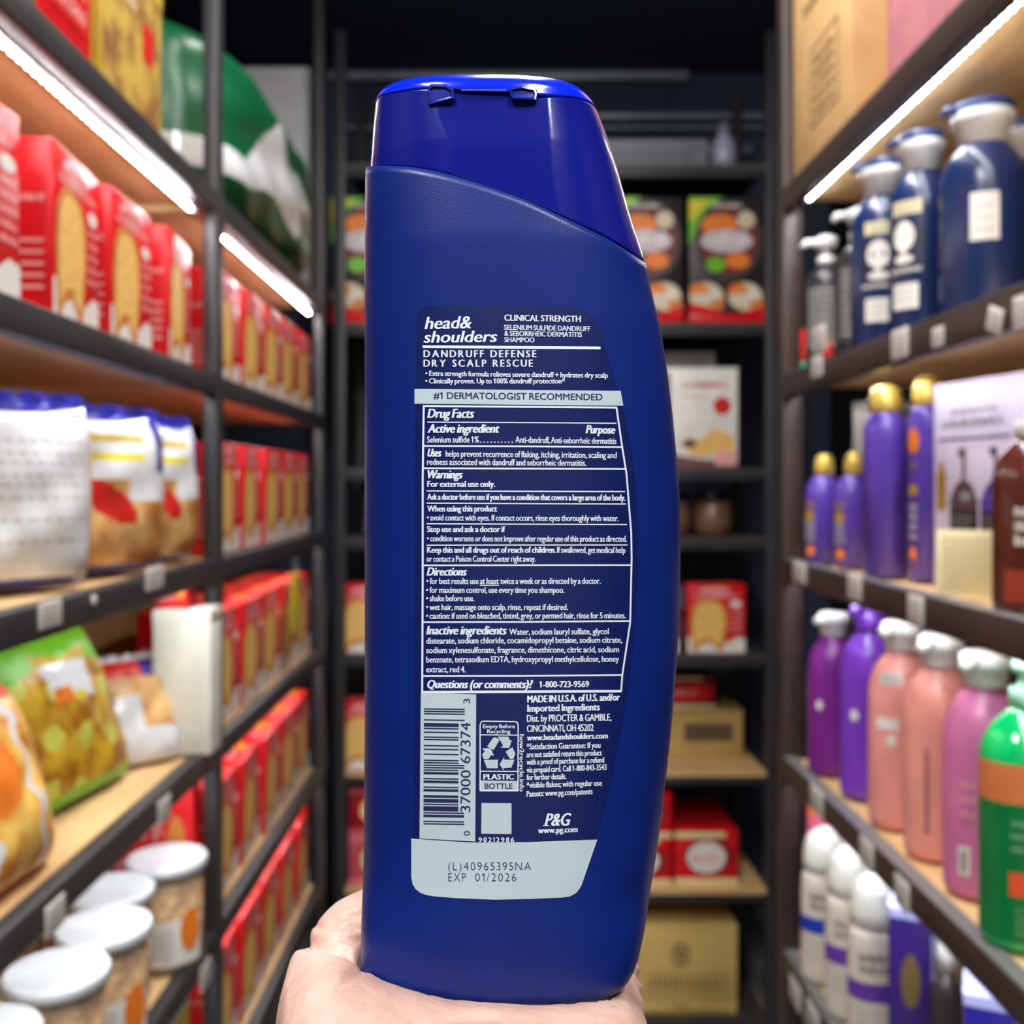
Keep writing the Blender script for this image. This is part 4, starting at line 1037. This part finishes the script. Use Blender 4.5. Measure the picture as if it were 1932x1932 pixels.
def text(mb, s, x0, y0, x1, cap, bold=.004, shear=0, y1=None, up=None, off=.00015):
    """Print s from (x0, y0) to (x1, y1): the baseline's ends; cap is the capital height; up its direction."""
    vs, fs = glyphs(s, min(bold, 0.0))
    if not vs: return
    y1 = y0 if y1 is None else y1; sp = max(0, bold)*30
    d = Vector((x1-x0, y1-y0)); L = d.length; d.normalize()
    u = Vector((0, -1)) if up is None else Vector(up)
    mn, mx = min(v.x for v in vs), max(v.x for v in vs); sy = cap/CAPH; sx = (L-shear*cap-2*sp)/(mx-mn)
    sh0 = min((v.x-mn)*sx+shear*v.y*sy for v in vs)
    for k in ((-1, 0, 1) if sp > .5 else (-1, 1) if sp > 0 else (0,)):
        out = []
        for v in vs:
            t = sp+(v.x-mn)*sx+shear*v.y*sy-sh0+k*sp; w = v.y*sy
            out.append(hit(x0+d.x*t+u.x*w, y0+d.y*t+u.y*w, off+k*.000008))
        mb.add(out, fs, 0, False)
R_, B_, H_ = .006, .020, .030
text(WP, 'head&', 801, 621, 893.6, 23, .028, .22, 619); text(WP, 'shoulders', 799, 646.5, 941, 21.5, .028, .22, 645)
text(WP, 'CLINICAL STRENGTH', 951.5, 605, 1096, 11.5, .016, 0, 607.5)
text(WP, 'SELENIUM SULFIDE DANDRUFF', 951, 622, 1114, 9.3, .010, 0, 625); text(WP, '& SEBORRHEIC DERMATITIS', 951.5, 633.5, 1098, 9.3, .010, 0, 636); text(WP, 'SHAMPOO', 951.5, 645.6, 1008.5, 9.3, .010, 0, 646)
def spaced(mb, s, x0, y0, x1, cap, bold, y1=None): text(mb, ' '.join(s) if False else s, x0, y0, x1, cap, bold, 0, y1)
def tracked(mb, s, x0, y0, x1, cap, bold):
    """Letters set apart: each one placed on its own cell."""
    wd = {}
    for ch in set(s):
        if ch == ' ': wd[ch] = .26
        else:
            v, _ = glyphs(ch, bold); wd[ch] = max(q.x for q in v)-min(q.x for q in v)
    gap = .20; tot = sum(wd[c] for c in s)+gap*(len(s)-1); k = (x1-x0)/tot; x = x0
    for c in s:
        if c != ' ': text(mb, c, x, y0, x+wd[c]*k, cap, bold)
        x += (wd[c]+gap)*k
tracked(WP, 'DANDRUFF DEFENSE', 799, 674, 1012, 13.2, .018); tracked(WP, 'DRY SCALP RESCUE', 799, 691.8, 1005.5, 13.2, .018)
text(WP, '\u2022 Extra strength formula relieves severe dandruff + hydrates dry scalp', 802.5, 709, 1147, 9.6, .012, 0, 713)
text(WP, '\u2022 Clinically proven. Up to 100% dandruff protection^', 802.5, 723.5, 1066, 9.6, .012)
text(NB_, '#1 DERMATOLOGIST RECOMMENDED', 817.6, 752, 1136.8, 12.2, .012, 0, 755)
bi = dict(bold=.032, shear=.20)
text(WP, 'Drug Facts', 806, 788.3, 896.6, 17, **bi); text(WP, 'Active ingredient', 806.5, 816.4, 944.3, 16, **bi); text(WP, 'Purpose', 1104.8, 817.5, 1163, 15.5, y1=818.5, **bi)
text(WP, 'Selenium sulfide 1%', 805.5, 835, 903.6, 11.6, R_+.004); text(WP, '. . . . . . . . . .', 905.5, 835, 968, 11.4, .02); text(WP, 'Anti-dandruff, Anti-seborrheic dermatitis', 972.4, 835, 1163, 11.6, R_+.004, 0, 838)
text(WP, 'Uses', 806.5, 861.6, 835.8, 15.2, **bi); text(WP, 'helps prevent recurrence of flaking, itching, irritation, scaling and', 840.7, 861.6, 1163.6, 11.6, R_+.004, 0, 864.5)
text(WP, 'redness associated with dandruff and seborrheic dermatitis.', 805.5, 877, 1106.5, 11.6, R_+.004, 0, 879)
text(WP, 'Warnings', 806.5, 902.6, 878, 15.6, **bi)
for s, x0, y0, x1, y1 in (('For external use only.', 806, 918.7, 934.6, None), ('Ask a doctor before use if you have a condition that covers a large area of the body.', 806, 942.8, 1180, 944.6), ('When using this product', 806, 965.2, 938, None),
                          ('Stop use and ask a doctor if', 805.5, 1004, 953.3, None), ('Keep this and all drugs out of reach of children.', 805.5, 1043, 1049, None)):
    text(WP, s, x0, y0, x1, 11.3, B_, 0, y1)
for s, x0, y0, x1, y1 in (('\u2022 avoid contact with eyes. If contact occurs, rinse eyes thoroughly with water.', 805.5, 982, 1167.4, 983.4), ('\u2022 condition worsens or does not improve after regular use of this product as directed.', 805.5, 1021.3, 1182.8, 1022.3),
                          ('If swallowed, get medical help', 1051, 1043, 1180, 1043.6), ('or contact a Poison Control Center right away.', 804.7, 1059.8, 1010.9, None), ('\u2022 for best results use', 804.7, 1101.8, 902.8, None), ('at least', 905.3, 1101.8, 941.3, None),
                          ('twice a week or as directed by a doctor.', 943.8, 1101.8, 1133.3, 1101.4), ('\u2022 for maximum control, use every time you shampoo.', 804, 1118.7, 1065, None), ('\u2022 shake before use.', 804, 1134.3, 894.9, None),
                          ('\u2022 wet hair, massage onto scalp, rinse, repeat if desired.', 804, 1151, 1071.7, None), ('\u2022 caution: if used on bleached, tinted, grey, or permed hair, rinse for 5 minutes.', 804, 1167.6, 1181, 1166.6),
                          ('Water, sodium lauryl sulfate, glycol', 960.7, 1197.6, 1148.7, 1196.6), ('distearate, sodium chloride, cocamidopropyl betaine, sodium citrate,', 804, 1214.6, 1174, 1212.6),
                          ('sodium xylenesulfonate, fragrance, dimethicone, citric acid, sodium', 804, 1232.5, 1168, 1230.7), ('benzoate, tetrasodium EDTA, hydroxypropyl methylcellulose, honey', 804, 1250, 1168, 1248.6), ('extract, red 4.', 804, 1268.5, 878.7, None)):
    text(WP, s, x0, y0, x1, 11.3, R_+.005, 0, y1)
text(WP, 'Directions', 805, 1086, 882.5, 15.4, **bi); text(WP, 'Inactive ingredients', 804, 1197, 958, 16, **bi); text(WP, 'Questions (or comments)?', 806, 1298.4, 1008, 15.4, **bi)
text(WP, '1-800-723-9569', 1017.6, 1297, 1111.5, 11.4, B_, 0, 1296.3)
text(WP, 'MADE IN U.S.A. of U.S. and/or', 994.7, 1325.7, 1169.9, 13, B_+.004, 0, 1321.5); text(WP, 'Imported Ingredients', 994.7, 1343, 1132, 13, B_+.004, 0, 1340)
text(WP, 'Dist. by PROCTER & GAMBLE,', 994, 1362, 1153.7, 13, .012, 0, 1359.5); text(WP, 'CINCINNATI, OH 45202', 994, 1381, 1120, 12.8, .012, 0, 1379); text(WP, 'www.headandshoulders.com', 994, 1397, 1147, 10.6, B_, 0, 1393)
for s, y0, x1, y1 in (('*Satisfaction Guarantee: If you', 1414, 1133, 1411), ('are not satisfied return this product', 1429, 1135.6, 1425.4), ('with a proof of purchase for a refund', 1443, 1140, 1438.7), ('via prepaid card. Call 1-800-843-3543', 1458, 1144.5, 1452.6),
                      ('for further details.', 1471.7, 1068.8, 1470), ('^visible flakes; with regular use', 1486.6, 1136, 1482.4), ('Patents: www.pg.com/patents', 1503.3, 1118, 1498.3)):
    text(WP, s, 993.5, y0, x1, 10.8, .012, 0, y1)
text(WP, 'www.pg.com', 1015, 1572.3, 1090, 11, B_, 0, 1569.8)
tracked(WP, '90212986', 902.8, 1589, 970, 9, .012)
text(WP, 'P&G', 1027, 1558.5, 1079, 23.5, .034, .24, 1557.5)
line(WP, [(1024.5, 1557.6), (1036, 1557.6)], 1.8)
# recycling mark
rr_ = [(905.8, 1492), (905.8, 1367), (908, 1362), (912, 1360.7), (971, 1361.5), (976, 1363), (977.6, 1368), (977.2, 1492)]
line(WP, rr_+[rr_[0]], 2); line(WP, [(906, 1386.5), (977, 1387)], 1.8); line(WP, [(906, 1455), (977, 1455.3)], 1.8)
text(WP, 'Empty Before', 911, 1374, 971.6, 7.2, .007); text(WP, 'Recycling', 919, 1383.4, 963, 7.2, .007); text(WP, 'PLASTIC', 912, 1470.5, 970, 10, .022); text(NR, 'BOTTLE', 914.5, 1488, 967, 10, .008)
text(WP, 'how2recycle.info', 980.3, 1385.5, 980.3, 8.4, .010, 0, 1493.5, up=(1, 0))
def cc(p): return (760+p[0]*.24845, 1160+p[1]*.24845)
for pl in ([(640, 1000), (690, 1025), (735, 950), (705, 930), (685, 935)], [(720, 925), (800, 925), (815, 955), (828, 950), (808, 1010), (740, 1008), (762, 995), (745, 962)], [(603, 1015), (668, 1012), (693, 1072), (672, 1065), (650, 1095), (615, 1095), (603, 1060), (622, 1035)],
           [(615, 1102), (722, 1100), (722, 1165), (640, 1165)], [(780, 1040), (832, 1005), (855, 1055), (840, 1092), (815, 1095)], [(735, 1135), (770, 1080), (770, 1100), (848, 1100), (825, 1160), (765, 1165), (765, 1182)]):
    panel(LPm('recycling_arrows'), [cc(p) for p in pl], 0, .00014)
# bar code, read upwards
Lc = ['0001101', '0011001', '0010011', '0111101', '0100011', '0110001', '0101111', '0111011', '0110111', '0001011']
dg_ = '037000673743'; bits = '101'+''.join(Lc[int(c)] for c in dg_[:6])+'01010'+''.join(''.join('1' if q == '0' else '0' for q in Lc[int(c)]) for c in dg_[6:])+'101'
y_lo, y_hi = 1555.4, 1336.2; st = (y_lo-y_hi)/95; i = 0
while i < 95:
    if bits[i] == '1':
        j = i
        while j < 95 and bits[j] == '1': j += 1
        ya, yb = y_lo-i*st, y_lo-j*st; long = i < 10 or i >= 85 or 45 <= i < 50
        tl = (ya-1336)/220; xl_, xr_ = 800-1.2*tl, (876.8 if long else 865.6)-1.2*tl
        panel(NP, [(xl_, ya-.3), (xr_, ya+2.6*.3), (xr_, yb+2.6*.3+.2), (xl_, yb-.1)], 0, .00017, 7); i = j
    else: i += 1
for s, ya, yb, cap in (('0', 1576.5, 1568, 12), ('37000', 1532, 1453, 18.5), ('67374', 1440, 1363.5, 18.5), ('3', 1327, 1318, 12.5)):
    text(NP, s, 887.3 if len(s) > 1 else 886.8, ya, 887.9 if len(s) > 1 else 887, cap, .002, 0, yb, up=(-1, 0))
tracked(NC, '(L)40965395NA', 845.8, 1642, 1002, 15.4, -.012); tracked(NC, 'EXP', 845.8, 1662.8, 879, 15.4, -.012); tracked(NC, '01/2026', 896.5, 1662.8, 974, 15.4, -.012)
WP.build('label_lettering', print_w, label_o); [b_.build(k_, print_l, label_o) for k_, b_ in LPS.items()]; NP.build('barcode', print_n, label_o); NB_.build('banner_lettering', print_n, label_o); NR.build('recycling_lettering', print_n, label_o); NC.build('batch_code_lettering', print_n, label_o)

# ------------------------------------------------------------------ the hand
def q(px, py, Y): return Vector(((px-VX)*Y/F, Y, (VY-py)*Y/F))
chains = []
heel = [(q(640, 1966, .236), .0155), (q(720, 1998, .236), .0160), (q(820, 2026, .236), .0165), (q(960, 2040, .236), .0166), (q(1090, 2034, .238), .0165), (q(1128, 2010, .242), .0150)]
chains.append(heel)
thumb = [(q(640, 1966, .236), .0155), (q(626, 1905, .250), .0140), (q(624, 1848, .264), .0124), (q(668, 1768, .284), .0112), (q(712, 1738, .296), .0104), (q(800, 1705, .312), .0094), (q(850, 1680, .318), .0080)]
chains.append(thumb)
hyp = [(q(1128, 2010, .242), .0150), (q(1122, 1930, .262), .0134), (q(1134, 1842, .284), .0124), (q(1140, 1782, .302), .0108)]
chains.append(hyp)
kn = [(Vector((-.030, .312, -.1435)), .0115), (Vector((-.009, .320, -.1455)), .0118), (Vector((.013, .318, -.1450)), .0112), (Vector((.0315, .305, -.1405)), .0105)]
for hb, k in ((0, 0), (1, 0), (1, 1), (2, 1), (3, 1), (3, 2), (4, 2), (4, 3)):
    a, b = heel[hb], kn[k]; m = (a[0]+b[0])/2+Vector((0, 0, -.004))
    chains.append([a, (m, .0135), b])
chains.append([(thumb[1][0], .013), ((thumb[1][0]+kn[0][0])/2+Vector((.004, 0, -.006)), .0135), kn[0]])
chains.append([kn[0], kn[1], kn[2], kn[3]])
for (k, r), L in zip(kn, (1.0, 1.1, 1.02, .82)):
    dx = k.x*.10
    chains.append([(k, r), (k+Vector((dx, .026*L, .010)), .0092), (k+Vector((dx*1.3, .034*L, .034*L)), .0086), (k+Vector((dx*1.2, .018*L, .050*L)), .0078), (k+Vector((dx, .004*L, .058*L)), .0068)])
wr = heel[3][0]
chains.append([(Vector((-.012, .232, -.146)), .019), (Vector((-.012, .205, -.168)), .0245), (Vector((-.013, .16, -.205)), .027), (Vector((-.016, .09, -.27)), .033)])
chains.append([(Vector((.012, .234, -.146)), .018), (Vector((.008, .205, -.168)), .0235), (Vector((.003, .16, -.205)), .026), (Vector((-.004, .09, -.27)), .032)])
bm = bmesh.new()
def capsule(a, ra, b, rb):
    n = max(2, int((b-a).length/.0022))
    for i in range(n+1):
        t = i/n; c = a+(b-a)*t; r = ra+(rb-ra)*t
        bmesh.ops.create_icosphere(bm, subdivisions=2, radius=r, matrix=Matrix.Translation(c))
for ch in chains:
    for (a, ra), (b, rb) in zip(ch, ch[1:]): capsule(a, ra, b, rb)
hm = bpy.data.meshes.new('hand_raw'); bm.to_mesh(hm); bm.free()
ho = bpy.data.objects.new('hand_raw', hm); COL.objects.link(ho)
md = ho.modifiers.new('r', 'REMESH'); md.mode = 'VOXEL'; md.voxel_size = .0011; md.use_smooth_shade = True
bpy.context.view_layer.update()
me = bpy.data.meshes.new_from_object(ho.evaluated_get(bpy.context.evaluated_depsgraph_get()))
bpy.data.objects.remove(ho); bpy.data.meshes.remove(hm)
bm = bmesh.new(); bm.from_mesh(me)
for _ in range(9): bmesh.ops.smooth_vert(bm, verts=bm.verts, factor=.5, use_axis_x=True, use_axis_y=True, use_axis_z=True)
bm.normal_update()
# skin creases: (line of pixels, depth, half-width), pressed into the surface where the eye sees them
creases = [([(566, 1776), (620, 1780), (660, 1790), (688, 1808)], .0016, .0022), ([(590, 1768), (640, 1764), (688, 1772)], .0007, .0014), ([(600, 1748), (650, 1745), (688, 1750)], .0006, .0012), ([(630, 1735), (688, 1722)], .0005, .0010),
           ([(640, 1862), (660, 1838), (690, 1826)], .0008, .0016), ([(1186, 1818), (1200, 1828), (1217, 1850)], .0009, .0014), ([(1184, 1800), (1200, 1806), (1216, 1820)], .0006, .0011), ([(1188, 1842), (1204, 1856), (1218, 1880)], .0005, .0011),
           ([(780, 1932), (860, 1922), (940, 1918)], .0006, .0016)]
S_ = .252/F
for v in bm.verts:
    if v.co.y > .33 or v.co.y < .2: continue
    px, py = VX+v.co.x*F/v.co.y, VY-v.co.z*F/v.co.y; mv = 0
    if py < 1600 or py > 2000: continue
    for pts, dp_, hw in creases:
        best = 1e9
        for a, b in zip(pts, pts[1:]):
            A, B, Pp = Vector(a), Vector(b), Vector((px, py)); t = max(0, min(1, (Pp-A).dot(B-A)/(B-A).length_squared)); best = min(best, (Pp-(A+(B-A)*t)).length)
        dd = best*S_
        if dd < hw*2.5: mv += 1.7*dp_*math.exp(-(dd/hw)**2*2)
    if mv: v.co -= v.normal*mv
# flesh gives way where the bottle presses on it
for v in bm.verts:
    z = max(v.co.z, ZB)
    if v.co.z < ZB-.004 or v.co.z > .0: continue
    c, a, b = body_ca(z); NB = nb(z); rr = (abs((v.co.x-c)/(a+.0003))**NB+abs((v.co.y-YC)/(b+.0003))**NB)
    if rr < 1:
        if v.co.z < ZB+.006: v.co.z = ZB-.0003
        else:
            k = rr**(-1/NB); v.co.x = c+(v.co.x-c)*k; v.co.y = YC+(v.co.y-YC)*k
bm.to_mesh(me); bm.free()
skin = M('skin', (208, 174, 161), .5, var=(194, 152, 138), scale=55, bump=.2, bscale=420, sss=.12, detail=4)
me.materials.append(skin)
for p in me.polygons: p.use_smooth = True
base = Vector((0, .25, -.15))
me.transform(Matrix.Translation(-base))
HO = bpy.data.objects.new('hand', me); COL.objects.link(HO); HO.location = base+Vector((0, 0, CZ))
tag(HO, 'bare left hand, palm up, cupping the base of the large blue shampoo bottle', 'hand')
